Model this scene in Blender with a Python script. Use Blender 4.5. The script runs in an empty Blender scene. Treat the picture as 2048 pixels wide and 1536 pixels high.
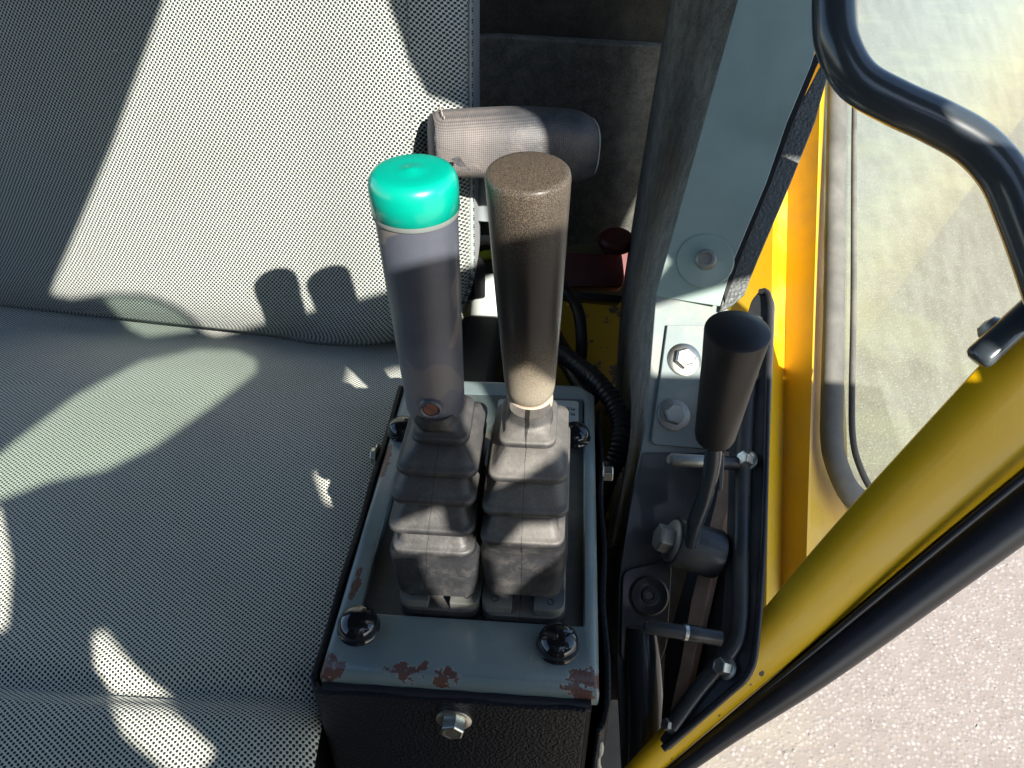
import bpy, bmesh, math, random
from mathutils import Vector, Matrix
random.seed(7)
S = bpy.context.scene
COL = S.collection
R = math.radians
# ------------------------------------------------------------------ camera, sky, sun, exposure
CAMP = Vector((0, 0, 1.55)); PITCH = R(38); YAW = R(4.2); FPX = 1540.0
cam = bpy.data.objects.new('camera', bpy.data.cameras.new('camera')); COL.objects.link(cam)
cam.location = CAMP; cam.rotation_euler = (R(90) - PITCH, 0, YAW)
cam.data.sensor_width = 36; cam.data.lens = FPX / 2048 * 36
cam.data.clip_start = 0.01; cam.data.clip_end = 500
S.camera = cam
SUN_DIR = Vector((-0.461, 0.702, -0.543)).normalized()          # the way the light travels
SUN_EL = math.asin(-SUN_DIR.z); to_sun = -SUN_DIR
w = bpy.data.worlds.new('World'); S.world = w; w.use_nodes = True
nt = w.node_tree; bg = nt.nodes['Background']
sky = nt.nodes.new('ShaderNodeTexSky'); sky.sky_type = 'NISHITA'; sky.sun_disc = False
sky.sun_elevation = SUN_EL; sky.sun_rotation = math.atan2(to_sun.x, to_sun.y)
sky.dust_density = 0.4
nt.links.new(sky.outputs[0], bg.inputs[0]); bg.inputs[1].default_value = 0.125
sun = bpy.data.objects.new('sun', bpy.data.lights.new('sun', 'SUN')); COL.objects.link(sun)
sun.data.energy = 5.0; sun.data.angle = R(0.5); sun.data.color = (1, 0.94, 0.85)
sun.rotation_euler = SUN_DIR.to_track_quat('-Z', 'Y').to_euler()
S.view_settings.view_transform = 'Standard'; S.view_settings.look = 'None'
S.view_settings.exposure = 1.32; S.view_settings.gamma = 1

# ------------------------------------------------------------------ picture geometry helpers
_y = Vector((math.cos(YAW), math.sin(YAW), 0)); _fh = Vector((-math.sin(YAW), math.cos(YAW), 0)); _Z = Vector((0, 0, 1))
_f = _fh * math.cos(PITCH) - _Z * math.sin(PITCH); _u = _fh * math.sin(PITCH) + _Z * math.cos(PITCH)
def ray(px, py): return _y * (px - 1024) + _u * (768 - py) + _f * FPX
def A(px, py, s): return CAMP + ray(px, py) * s                       # a surveyed point: sight line and distance
def onz(px, py, z): d = ray(px, py); return CAMP + d * ((z - CAMP.z) / d.z)
def plane3(a, b, c):
    n = (b - a).cross(c - a).normalized()
    if n.dot(CAMP - a) < 0: n = -n
    return a, n
def onpl(px, py, pl):
    d = ray(px, py); return CAMP + d * ((pl[0] - CAMP).dot(pl[1]) / d.dot(pl[1]))
Z0 = 1.55 - 0.375                                                     # height of the console top

# ------------------------------------------------------------------ object helpers
def tag(o, label=None, cat=None, group=None, kind=None):
    for k, v in (('label', label), ('category', cat), ('group', group), ('kind', kind)):
        if v: o[k] = v
    return o
def thing(name, loc, label, cat, group=None):
    o = bpy.data.objects.new(name, None); COL.objects.link(o); o.location = loc; o.empty_display_size = 0.01
    return tag(o, label, cat, group)
def wloc(o):
    v = o.location.copy()
    while o.parent: o = o.parent; v += o.location
    return v
def obj(name, bm, mat, parent=None, bevel=0, seg=2, smooth=True, subsurf=0, angle=40):
    bmesh.ops.recalc_face_normals(bm, faces=bm.faces)
    if parent is None:
        c = Vector((0, 0, 0))
        for v in bm.verts: c += v.co
        c /= max(1, len(bm.verts)); loc = c; off = c
    else:
        c = Vector((0, 0, 0))
        for v in bm.verts: c += v.co
        c /= max(1, len(bm.verts)); off = c; loc = c - wloc(parent)
    bmesh.ops.translate(bm, verts=bm.verts, vec=-off)
    me = bpy.data.meshes.new(name); bm.to_mesh(me); bm.free()
    if isinstance(mat, (list, tuple)):
        for m in mat: me.materials.append(m)
    else: me.materials.append(mat)
    o = bpy.data.objects.new(name, me); COL.objects.link(o); o.location = loc
    if parent is not None: o.parent = parent
    if smooth:
        for p in me.polygons: p.use_smooth = True
    if subsurf:
        m = o.modifiers.new('sub', 'SUBSURF'); m.levels = subsurf; m.render_levels = subsurf
    if bevel:
        m = o.modifiers.new('bevel', 'BEVEL'); m.width = bevel; m.segments = seg; m.limit_method = 'ANGLE'; m.angle_limit = R(35); m.harden_normals = True
    elif smooth and not subsurf:
        try: me.set_sharp_from_angle(angle=R(angle))
        except Exception: pass
    return o
def box(bm, lo, hi):
    vs = [bm.verts.new((x, y, z)) for z in (lo[2], hi[2]) for x, y in ((lo[0], lo[1]), (hi[0], lo[1]), (hi[0], hi[1]), (lo[0], hi[1]))]
    for q in ((0, 3, 2, 1), (4, 5, 6, 7), (0, 1, 5, 4), (1, 2, 6, 5), (2, 3, 7, 6), (3, 0, 4, 7)): bm.faces.new([vs[i] for i in q])
    return bm
def round_poly(pts, rad, n=5):
    out = []; N = len(pts)
    for i in range(N):
        p = Vector(pts[i][:2]); r = pts[i][2] if len(pts[i]) > 2 else rad
        a = Vector(pts[i - 1][:2]); b = Vector(pts[(i + 1) % N][:2])
        da = (a - p); db = (b - p); r1 = min(r, da.length * 0.45, db.length * 0.45)
        if r1 < 0.5 and rad < 0.5 and r < 1e-6: out.append(p); continue
        s = p + da.normalized() * r1; e = p + db.normalized() * r1
        for k in range(n + 1):
            t = k / n; out.append(s * (1 - t) ** 2 + p * 2 * t * (1 - t) + e * t * t)
    return out
def prism(bm, top, vec):
    """a plate: polygon of 3-D points, thickened by vec"""
    a = [bm.verts.new(p) for p in top]; b = [bm.verts.new(p + vec) for p in top]; n = len(top)
    bm.faces.new(a); bm.faces.new(b[::-1])
    for i in range(n): bm.faces.new((a[i], b[i], b[(i + 1) % n], a[(i + 1) % n]))
    return bm
def plate(name, px, pl, th, mat, parent=None, rad=0, bevel=0.001, **k):
    pts = round_poly(px, rad) if (rad or any(len(q) > 2 for q in px)) else [Vector(q[:2]) for q in px]
    bm = prism(bmesh.new(), [onpl(q[0], q[1], pl) for q in pts], -pl[1] * th)
    return obj(name, bm, mat, parent, bevel=bevel, **k)
def frame_of(d):
    d = d.normalized(); h = Vector((0, 0, 1)) if abs(d.z) < 0.9 else Vector((1, 0, 0))
    x = h.cross(d).normalized(); return x, d.cross(x).normalized()
def smooth_path(pts, n=6):
    P = [pts[0] * 2 - pts[1]] + list(pts) + [pts[-1] * 2 - pts[-2]]; out = []
    for i in range(1, len(P) - 2):
        for k in range(n):
            t = k / n; a, b, c, d = P[i - 1], P[i], P[i + 1], P[i + 2]
            out.append(0.5 * ((2 * b) + (c - a) * t + (2 * a - 5 * b + 4 * c - d) * t * t + (3 * b - a - 3 * c + d) * t ** 3))
    out.append(P[-2]); return out
def tube(bm, pts, rad, n=16, flat=1.0, up=None):
    rr = rad if hasattr(rad, '__len__') else [rad] * len(pts); rings = []; prev = None
    for i, p in enumerate(pts):
        d = (pts[min(i + 1, len(pts) - 1)] - pts[max(i - 1, 0)]).normalized()
        if up is not None: x = up.cross(d).normalized()
        elif prev is None: x = frame_of(d)[0]
        else: x = (prev - d * prev.dot(d)).normalized()
        prev = x; y = d.cross(x)
        rings.append([bm.verts.new(p + (x * math.cos(2 * math.pi * k / n) + y * math.sin(2 * math.pi * k / n) * flat) * rr[i]) for k in range(n)])
    for a, b in zip(rings, rings[1:]):
        for k in range(n): bm.faces.new((a[k], a[(k + 1) % n], b[(k + 1) % n], b[k]))
    bm.faces.new(rings[0][::-1]); bm.faces.new(rings[-1]); return bm
def lathe(bm, base, axis, prof, n=48, wob=0):
    """prof: (radius, distance along axis); a radius of 0 closes the end"""
    x, y = frame_of(axis); ax = axis.normalized(); rings = []
    for r, t in prof:
        c = base + ax * t
        if r < 1e-7: rings.append([bm.verts.new(c)])
        else: rings.append([bm.verts.new(c + (x * math.cos(2 * math.pi * k / n) + y * math.sin(2 * math.pi * k / n)) * r) for k in range(n)])
    for a, b in zip(rings, rings[1:]):
        if len(a) == 1 and len(b) == 1: continue
        for k in range(n):
            if len(a) == 1: bm.faces.new((a[0], b[(k + 1) % n], b[k]))
            elif len(b) == 1: bm.faces.new((a[k], a[(k + 1) % n], b[0]))
            else: bm.faces.new((a[k], a[(k + 1) % n], b[(k + 1) % n], b[k]))
    if len(rings[0]) > 1: bm.faces.new(rings[0][::-1])
    if len(rings[-1]) > 1: bm.faces.new(rings[-1])
    return bm
def rrect(xc, yc, hx, hy, r, z, n=6):
    out = []
    for cx, cy, a0 in ((xc + hx - r, yc + hy - r, 0), (xc - hx + r, yc + hy - r, 90), (xc - hx + r, yc - hy + r, 180), (xc + hx - r, yc - hy + r, 270)):
        for k in range(n + 1):
            a = R(a0 + 90 * k / n); out.append(Vector((cx + r * math.cos(a), cy + r * math.sin(a), z)))
    return out
def loft(bm, secs, cap=True):
    rings = [[bm.verts.new(p) for p in s] for s in secs]; n = len(rings[0])
    for a, b in zip(rings, rings[1:]):
        for k in range(n): bm.faces.new((a[k], a[(k + 1) % n], b[(k + 1) % n], b[k]))
    if cap: bm.faces.new(rings[0][::-1]); bm.faces.new(rings[-1])
    return bm
def ncut(bm, n, base, axis, r, t0, t1, rot=0, dome=0):
    x, y = frame_of(axis); ax = axis.normalized(); rings = []
    for rr, t in ((r, t0), (r, t1 - r * 0.12), (r * 0.86, t1), (r * 0.6, t1 + dome)):
        rings.append([bm.verts.new(base + ax * t + (x * math.cos(rot + 2 * math.pi * k / n) + y * math.sin(rot + 2 * math.pi * k / n)) * rr) for k in range(n)])
    for a, b in zip(rings, rings[1:]):
        for k in range(n): bm.faces.new((a[k], a[(k + 1) % n], b[(k + 1) % n], b[k]))
    bm.faces.new(rings[-1]); bm.faces.new(rings[0][::-1]); return bm
def bolt(parent, base, axis, r, mat, wr=1.45, h=None, name='bolt', rot=0.3, washer=True):
    h = h or r * 0.8
    b = obj(name, ncut(bmesh.new(), 6, base, axis, r, 0.0005, h, rot, dome=-0.0002), mat, parent, smooth=False, bevel=r * 0.06)
    if washer:
        obj('washer', lathe(bmesh.new(), base, axis, [(0, 0), (r * wr, 0), (r * wr, r * 0.12), (r * wr * 0.94, r * 0.2), (r * 0.9, r * 0.24), (0, r * 0.24)], 32), mat, b)
    return b

# ------------------------------------------------------------------ materials
class Mat:
    def __init__(s, name, base=(.5, .5, .5), rough=.5, metal=0, spec=.5, coat=0):
        s.m = bpy.data.materials.new(name); s.m.use_nodes = True; s.t = s.m.node_tree; s.b = s.t.nodes['Principled BSDF']
        s.set('Base Color', (*base, 1)); s.set('Roughness', rough); s.set('Metallic', metal); s.set('Specular IOR Level', spec)
        if coat: s.set('Coat Weight', coat); s.set('Coat Roughness', 0.08)
        s.co = s.n('ShaderNodeTexCoord').outputs['Object']; s.bump_h = None
    def n(s, t, **k):
        x = s.t.nodes.new(t)
        for a, b in k.items(): setattr(x, a, b)
        return x
    def set(s, k, v):
        if isinstance(v, bpy.types.NodeSocket): s.t.links.new(v, s.b.inputs[k])
        else: s.b.inputs[k].default_value = v
    def put(s, inp, v):
        if isinstance(v, bpy.types.NodeSocket): s.t.links.new(v, inp)
        elif isinstance(v, (tuple, list)): inp.default_value = (*v, 1) if len(v) == 3 and inp.type == 'RGBA' else v
        else: inp.default_value = v
    def noise(s, scale, detail=4, rough=.55, co=None, dist=0):
        x = s.n('ShaderNodeTexNoise'); s.put(x.inputs['Vector'], co or s.co); x.inputs['Scale'].default_value = scale
        x.inputs['Detail'].default_value = detail; x.inputs['Roughness'].default_value = rough; x.inputs['Distortion'].default_value = dist
        return x.outputs['Fac']
    def vor(s, scale, feature='F1', co=None, out='Distance'):
        x = s.n('ShaderNodeTexVoronoi', feature=feature); s.put(x.inputs['Vector'], co or s.co); x.inputs['Scale'].default_value = scale
        return x.outputs[out]
    def scaled(s, v, co=None):
        x = s.n('ShaderNodeMapping'); s.put(x.inputs['Vector'], co or s.co); x.inputs['Scale'].default_value = v; return x.outputs[0]
    def math(s, op, a, b=0.0, c=None, clamp=False):
        x = s.n('ShaderNodeMath', operation=op); x.use_clamp = clamp; s.put(x.inputs[0], a); s.put(x.inputs[1], b)
        if c is not None: s.put(x.inputs[2], c)
        return x.outputs[0]
    def step(s, v, lo, hi):
        x = s.n('ShaderNodeMapRange', interpolation_type='SMOOTHSTEP'); s.put(x.inputs[0], v); x.inputs[1].default_value = lo; x.inputs[2].default_value = hi
        return x.outputs[0]
    def mix(s, f, a, b):
        x = s.n('ShaderNodeMix', data_type='RGBA'); s.put(x.inputs[0], f); s.put(x.inputs[6], a); s.put(x.inputs[7], b); return x.outputs[2]
    def mixf(s, f, a, b):
        x = s.n('ShaderNodeMix', data_type='FLOAT'); s.put(x.inputs[0], f); s.put(x.inputs[2], a); s.put(x.inputs[3], b); return x.outputs[0]
    def xyz(s, co=None):
        x = s.n('ShaderNodeSeparateXYZ'); s.put(x.inputs[0], co or s.co); return x.outputs
    def world(s): return s.n('ShaderNodeNewGeometry').outputs['Position']
    def spot(s, p, r, wob=0.85, sc=210, aspect=(1, 1, 1)):
        """mask of an irregular patch about point p (world) of radius r"""
        v = s.n('ShaderNodeVectorMath', operation='SUBTRACT'); s.put(v.inputs[0], s.world()); v.inputs[1].default_value = p
        m = s.n('ShaderNodeVectorMath', operation='MULTIPLY'); s.put(m.inputs[0], v.outputs[0]); m.inputs[1].default_value = aspect
        l = s.n('ShaderNodeVectorMath', operation='LENGTH'); s.put(l.inputs[0], m.outputs[0])
        nz = s.noise(sc, 5, .65, co=s.world()); d = s.math('ADD', l.outputs['Value'], s.math('MULTIPLY', s.math('SUBTRACT', nz, .5), r * wob * 3))
        return s.math('SUBTRACT', 1, s.step(d, r * .86, r * 1.02))
    def bump(s, h, strength=.3, dist=.001):
        x = s.n('ShaderNodeBump'); x.inputs['Strength'].default_value = strength; x.inputs['Distance'].default_value = dist
        s.put(x.inputs['Height'], h)
        if s.bump_h is not None: s.put(x.inputs['Normal'], s.bump_h)
        s.bump_h = x.outputs[0]; s.t.links.new(s.bump_h, s.b.inputs['Normal']); return s

def simple(name, base, rough=.5, metal=0, var=.15, scale=60, bump=.1, coat=0, spec=.5, dust=0, dustcol=(.30, .27, .23)):
    m = Mat(name, base, rough, metal, spec, coat)
    nz = m.noise(scale, 5); c = m.mix(nz, tuple(x * (1 - var) for x in base), tuple(min(1, x * (1 + var)) for x in base))
    if dust:
        d = m.step(m.noise(scale * .35, 6, .65), .5 - dust * .35, .8); c = m.mix(m.math('MULTIPLY', d, dust), c, dustcol)
        m.set('Roughness', m.mixf(d, rough, min(1, rough + .25 * dust)))
    else: m.set('Roughness', m.mixf(m.noise(scale * .5, 3), rough * .85, min(1, rough * 1.2)))
    m.set('Base Color', c)
    if bump: m.bump(m.noise(scale * 6, 4), bump, .0006)
    return m.m

def fabric(name, per=.0026, rot=0, lo=-.30, light=(.44, .465, .43), dark=(.012, .018, .017)):
    m = Mat(name, rough=.95, spec=.15)
    uv = m.n('ShaderNodeUVMap').outputs[0]; mp = m.n('ShaderNodeMapping'); m.put(mp.inputs[0], uv); mp.inputs['Rotation'].default_value = (0, 0, rot)
    # a little thread irregularity
    wv = m.n('ShaderNodeTexNoise'); m.put(wv.inputs['Vector'], mp.outputs[0]); wv.inputs['Scale'].default_value = 160; wv.inputs['Detail'].default_value = 2
    ad = m.n('ShaderNodeVectorMath', operation='MULTIPLY_ADD'); m.put(ad.inputs[0], wv.outputs['Color']); ad.inputs[1].default_value = (.0011, .0011, 0); m.put(ad.inputs[2], mp.outputs[0])
    x, y, _ = m.xyz(ad.outputs[0]); k = 2 * math.pi / per
    v = m.math('MULTIPLY', m.math('SINE', m.math('MULTIPLY', x, k)), m.math('SINE', m.math('MULTIPLY', y, k)))
    f = m.step(v, lo, lo + .36)
    big = m.noise(9, 5, co=uv); fine = m.noise(2600, 2, co=uv)
    lt = m.mix(fine, tuple(c * .72 for c in light), tuple(min(1, c * 1.2) for c in light)); lt = m.mix(m.math('MULTIPLY', m.step(big, .45, .8), .35), lt, (.36, .34, .30))
    m.set('Base Color', m.mix(f, dark, lt)); m.bump(m.math('ADD', v, m.math('MULTIPLY', fine, .4)), .5, .0006)
    m.set('Sheen Weight', .15)
    return m.m

def rubber(name, base=(.024, .025, .028), dustcol=(.46, .43, .385), amt=.75, seam=None, crack=()):
    m = Mat(name, base, .62, 0, .4)
    g = m.n('ShaderNodeNewGeometry').outputs['Normal']; nz = m.xyz(g)
    face = m.step(nz[2], -.05, .75)      # dust lies on what faces up and the driver's hands
    big = m.noise(22, 7, .62); blot = m.step(m.noise(120, 7, .72), .45, .66)
    d = m.math('MULTIPLY', m.math('ADD', m.math('MULTIPLY', face, .75), m.math('MULTIPLY', m.math('SUBTRACT', big, .42), 1.6)), amt, clamp=True)
    gr = m.noise(900, 3, .8)
    c = m.mix(m.math('MULTIPLY', d, m.math('ADD', m.math('MULTIPLY', gr, .8), .25), clamp=True), base, dustcol)
    c = m.mix(m.math('MULTIPLY', blot, .06), c, tuple(x * 1.15 for x in dustcol))
    if seam is not None:
        W = m.world(); wx = m.xyz(W)
        off = m.math('MULTIPLY', m.math('SUBTRACT', m.noise(160, 4, .7, co=m.scaled((0, 0, 1), W)), .5), .0022)
        xx = m.math('ABSOLUTE', m.math('SUBTRACT', m.math('ADD', wx[0], off), m.math('ADD', seam[0], m.math('MULTIPLY', m.math('SUBTRACT', wx[2], Z0), seam[1]))))
        wd = m.math('ADD', .00012, m.math('MULTIPLY', m.step(m.noise(60, 2, co=W), .5, .7), .00045))
        if len(seam) > 3: wd = m.math('ADD', wd, m.math('MULTIPLY', m.step(wx[2], seam[3], seam[3] + .010), .0011))
        sm = m.math('MULTIPLY', m.math('LESS_THAN', xx, wd), m.math('LESS_THAN', wx[1], seam[2]))
        c = m.mix(m.math('MULTIPLY', sm, .92), c, (.006, .006, .006))
    m.set('Base Color', c); m.set('Roughness', m.mixf(d, .42, .9))
    m.bump(gr, .25, .0004); m.bump(m.noise(140, 5), .35, .0012)
    return m.m

def painted(name, base, rough=.35, wear=(), dust=.25, dustcol=(.30, .29, .26), chips=0, coat=.25, scale=40, rustcol=((.16, .055, .03), (.10, .06, .05)), scratches=.3):
    """enamel with dust, fine scratches and rust chips where the picture shows them"""
    m = Mat(name, base, rough, 0, .5, coat)
    c = m.mix(m.noise(scale, 6, .6), tuple(x * .82 for x in base), tuple(min(1, x * 1.18) for x in base))
    if dust:
        d = m.step(m.noise(scale * .6, 8, .7), .42, .78); c = m.mix(m.math('MULTIPLY', d, dust), c, dustcol)
        sp = m.step(m.vor(scale * 14), .0, .11); c = m.mix(m.math('MULTIPLY', m.math('SUBTRACT', 1, sp), dust), c, tuple(min(1, x * 1.6) for x in dustcol))
    else: d = 0.3
    if scratches:
        sc = m.noise(1, 3, .5, co=m.scaled((scale * 30, scale * 1.2, scale * 1.2))); sm = m.step(sc, .70, .74)
        c = m.mix(m.math('MULTIPLY', sm, scratches), c, tuple(min(1, x * 1.9 + .05) for x in base))
    ro = m.mixf(d, rough, min(1, rough + .35)); mask = None
    for (p, r, asp) in wear:
        k = m.spot(p, r, aspect=asp); mask = k if mask is None else m.math('MAXIMUM', mask, k)
    if chips:
        k = m.step(m.noise(scale * 5, 5, .7), 1 - chips, 1 - chips + .012); mask = k if mask is None else m.math('MAXIMUM', mask, k)
    if mask is not None:
        rn = m.noise(260, 6, .75); rc = m.mix(rn, rustcol[0], rustcol[1]); rc = m.mix(m.step(rn, .56, .66), rc, (.34, .27, .24)); rc = m.mix(m.step(m.noise(900, 3), .5, .7), rc, (.05, .035, .03))
        c = m.mix(m.step(mask, .0, .35), c, tuple(min(1, x * 1.9 + .04) for x in base)); c = m.mix(m.step(mask, .3, .6), c, rc); ro = m.mixf(mask, ro, .55)
        m.bump(m.math('SUBTRACT', 1, mask), .6, .0006)
    m.set('Base Color', c); m.set('Roughness', ro); m.bump(m.noise(scale * 8, 4), .06, .0004)
    return m.m

def felt(name, a=(.042, .044, .040), b=(.17, .17, .148)):
    m = Mat(name, rough=1, spec=.1)
    n1 = m.noise(420, 5, .7, dist=1.5); n2 = m.noise(55, 5, .6); n3 = m.noise(12, 3)
    f = m.math('ADD', m.math('MULTIPLY', m.step(n1, .3, .7), .65), m.math('MULTIPLY', m.step(n2, .35, .7), .35))
    c = m.mix(f, a, b); c = m.mix(m.math('MULTIPLY', m.step(n3, .5, .7), .3), c, tuple(x * .7 for x in b))
    m.set('Base Color', c); m.bump(n1, .8, .0012); return m.m

def speckle_grip(name):
    m = Mat(name, rough=.45, spec=.5)
    v = m.noise(2300, 3, .8); z = m.xyz(m.world())[2]
    big = m.noise(35, 5)
    hi = m.step(z, Z0 + .195, Z0 + .250); lo = m.math('SUBTRACT', 1, m.step(z, Z0 + .135, Z0 + .185))
    amt = m.math('MAXIMUM', m.math('MULTIPLY', hi, .42), m.math('MULTIPLY', lo, .95))       # worn, speckled ends; the dark middle paints in a band of shade
    sp = m.step(v, .40, .66)
    c = m.mix(m.math('MULTIPLY', sp, m.math('ADD', m.math('MULTIPLY', amt, .95), .035), clamp=True), (.016, .015, .015), (.34, .265, .18))
    c = m.mix(m.math('MULTIPLY', m.step(z, Z0 + .165, Z0 + .130), m.math('ADD', .35, m.math('MULTIPLY', big, .5))), c, (.33, .30, .235))
    m.set('Base Color', c); m.set('Roughness', m.mixf(amt, .30, .62)); m.bump(v, .18, .0003)
    m.set('Coat Weight', .15); m.set('Coat Roughness', .15); m.set('Specular IOR Level', .3)
    return m.m

def worn_grip(name):
    m = Mat(name, (.085, .085, .105), .45, 0, .5)
    W = m.world(); c = m.mix(m.noise(55, 6, .6), (.050, .056, .074), (.095, .105, .132))
    pat = m.math('MULTIPLY', m.step(m.noise(26, 2, .4, dist=.4), .545, .56), .65); c = m.mix(pat, c, (.20, .165, .14))
    m.set('Base Color', m.mix(m.math('MULTIPLY', m.step(m.noise(14, 3), .45, .62), .45), c, (.14, .15, .19)))
    cr = None
    for (a, b, wd) in GRIP_CRACKS:
        v = m.n('ShaderNodeVectorMath', operation='SUBTRACT'); m.put(v.inputs[0], W); v.inputs[1].default_value = a
        d = (b - a); L = d.length; d.normalize()
        nzc = m.n('ShaderNodeTexNoise'); m.put(nzc.inputs['Vector'], W); nzc.inputs['Scale'].default_value = 130
        wv = m.n('ShaderNodeVectorMath', operation='MULTIPLY_ADD'); m.put(wv.inputs[0], nzc.outputs['Color']); wv.inputs[1].default_value = (0, 0, .006); m.put(wv.inputs[2], v.outputs[0])
        dt = m.n('ShaderNodeVectorMath', operation='DOT_PRODUCT'); m.put(dt.inputs[0], wv.outputs[0]); dt.inputs[1].default_value = d
        cl = m.math('MINIMUM', m.math('MAXIMUM', dt.outputs['Value'], 0), L)
        sc = m.n('ShaderNodeVectorMath', operation='SCALE'); sc.inputs[0].default_value = d; m.put(sc.inputs['Scale'], cl)
        df = m.n('ShaderNodeVectorMath', operation='SUBTRACT'); m.put(df.inputs[0], wv.outputs[0]); m.put(df.inputs[1], sc.outputs[0])
        sub = m.n('ShaderNodeVectorMath', operation='SUBTRACT'); m.put(sub.inputs[0], df.outputs[0]); sub.inputs[1].default_value = (0, 0, .003)
        ln = m.n('ShaderNodeVectorMath', operation='LENGTH'); m.put(ln.inputs[0], sub.outputs[0])
        k = m.math('LESS_THAN', ln.outputs['Value'], wd); cr = k if cr is None else m.math('MAXIMUM', cr, k)
    base = m.b.inputs['Base Color'].links[0].from_socket
    m.set('Base Color', m.mix(m.math('MULTIPLY', cr, .85), base, (.015, .014, .014)))
    m.bump(m.math('SUBTRACT', 1, cr), .5, .0006); m.bump(m.noise(300, 4), .12, .0005)
    m.set('Roughness', m.mixf(m.noise(20, 4), .32, .6)); m.set('Coat Weight', .2); m.set('Coat Roughness', .2)
    return m.m
GRIP_CRACKS = [(A(822, 735, .000245), A(852, 752, .000245), .0004), (A(858, 640, .00023), A(885, 700, .00023), .0003), (A(826, 785, .00025), A(850, 792, .00025), .0005), (A(845, 484, .00021), A(905, 487, .00021), .0004)]

def asphalt(name):
    m = Mat(name, rough=.95, spec=.2); W = m.world()
    v = m.vor(105, co=W); vc = m.vor(105, co=W, out='Color'); cc = m.n('ShaderNodeSeparateColor'); m.put(cc.inputs[0], vc)
    st = m.step(v, .60, .15); light = m.step(cc.outputs[0], .55, .95)
    base = m.mix(m.noise(18, 8, .7, co=W), (.215, .178, .152), (.37, .315, .27))
    c = m.mix(m.math('MULTIPLY', st, .45), base, m.mix(cc.outputs[1], (.20, .18, .165), (.48, .44, .41)))
    c = m.mix(m.math('MULTIPLY', m.math('MULTIPLY', st, light), .40), c, (.58, .54, .49))
    c = m.mix(m.math('MULTIPLY', m.step(m.noise(140, 4, co=W), .62, .74), .35), c, (.24, .22, .21))
    c = m.mix(m.math('MULTIPLY', m.step(m.noise(1.3, 5, .6, co=W), .5, .62), .35), c, (.46, .42, .28))
    m.set('Base Color', c); m.bump(m.math('ADD', m.noise(160, 5, co=W), st), .22, .003)
    return m.m

TEAL = (.165, .215, .215)
RC = []   # rust chips on the console lip
M = {}
M['seat_fabric'] = fabric('seat_fabric', lo=-.22, per=.0039, rot=R(8))
M['seat_fabric_cushion'] = fabric('cushion_fabric', per=.0034, lo=-.30, rot=R(-14), light=(.66, .68, .60))
M['side_fabric'] = fabric('side_fabric', per=.0030, rot=R(30), light=(.22, .25, .26), dark=(.01, .016, .02))
M['piping'] = simple('pale_piping', (.28, .33, .31), .9, bump=.5, scale=200)
M['vinyl'] = None
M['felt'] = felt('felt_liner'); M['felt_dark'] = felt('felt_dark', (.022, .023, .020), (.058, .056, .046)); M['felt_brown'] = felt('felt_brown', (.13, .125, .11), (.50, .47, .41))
YC = [(A(*q, .000304), r_, a_) for q, r_, a_ in (((1704, 1166), .0014, (1, .5, .5)), ((1522, 1345), .0020, (1, 1, 1)), ((1500, 1368), .0011, (1, 1, 1)), ((1440, 1432), .0010, (1, 1, 1)), ((1893, 1052), .0016, (.5, 1, 1)), ((1908, 1046), .0010, (1, 1, 1)), ((1925, 1010), .0006, (1, 1, 1)), ((1960, 972), .0007, (1, 1, 1)), ((1812, 1094), .0013, (.4, 1, 1)), ((1640, 1245), .0010, (1, 1, 1)), ((1850, 1075), .0008, (1, 1, 1)))]
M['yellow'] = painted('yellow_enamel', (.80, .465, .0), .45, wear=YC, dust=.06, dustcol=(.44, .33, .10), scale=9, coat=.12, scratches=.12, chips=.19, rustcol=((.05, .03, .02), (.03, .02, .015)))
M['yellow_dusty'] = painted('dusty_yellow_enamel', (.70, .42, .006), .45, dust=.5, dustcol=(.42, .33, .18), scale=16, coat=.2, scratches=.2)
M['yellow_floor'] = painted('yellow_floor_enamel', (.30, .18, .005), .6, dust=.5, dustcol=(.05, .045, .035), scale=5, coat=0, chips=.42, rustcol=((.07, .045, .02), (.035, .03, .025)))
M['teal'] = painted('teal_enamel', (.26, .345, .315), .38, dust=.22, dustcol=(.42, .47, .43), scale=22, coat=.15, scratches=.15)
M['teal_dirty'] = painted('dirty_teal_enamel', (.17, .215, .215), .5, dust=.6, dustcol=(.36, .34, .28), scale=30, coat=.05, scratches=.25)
M['dark_steel'] = painted('dark_painted_steel', (.030, .034, .038), .42, dust=.6, dustcol=(.13, .125, .105), scale=28, coat=.2, scratches=.3)
M['black_gloss'] = simple('black_gloss_paint', (.034, .044, .052), .24, coat=.35, var=.2, scale=15, bump=.03)
M['black_plastic'] = simple('black_plastic', (.008, .009, .012), .10, coat=.5, var=.05, bump=0)
M['matt_black'] = simple('matt_black_plastic', (.014, .014, .015), .42, bump=.05, scale=50)
M['black_rubber'] = simple('black_rubber', (.016, .017, .022), .38, dust=.25, dustcol=(.09, .075, .06), scale=30, bump=.15)
M['grey_rubber'] = simple('dusty_seal_rubber', (.085, .082, .072), .7, dust=.5, dustcol=(.26, .255, .22), scale=45, bump=.3)
M['trim_black'] = None
M['zinc'] = simple('zinc_plated_steel', (.62, .62, .56), .33, 1, scale=220, var=.25, dust=.25, dustcol=(.30, .29, .24), bump=.15)
M['dull_steel'] = simple('dull_steel', (.34, .35, .33), .5, .85, scale=160, var=.3, dust=.5, dustcol=(.26, .25, .21))
M['rusty_screw'] = simple('rusty_screw_steel', (.25, .11, .075), .6, .5, scale=200, var=.35, bump=.3)
M['green_cap'] = simple('green_cap_vinyl', (.0, .31, .225), .28, var=.04, scale=20, coat=.35, bump=.02)
M['cap_rim'] = simple('pale_cap_rim', (.14, .16, .15), .6)
M['red'] = simple('red_plastic', (.12, .014, .018), .45, scale=30, dust=.15, bump=.05)
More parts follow.
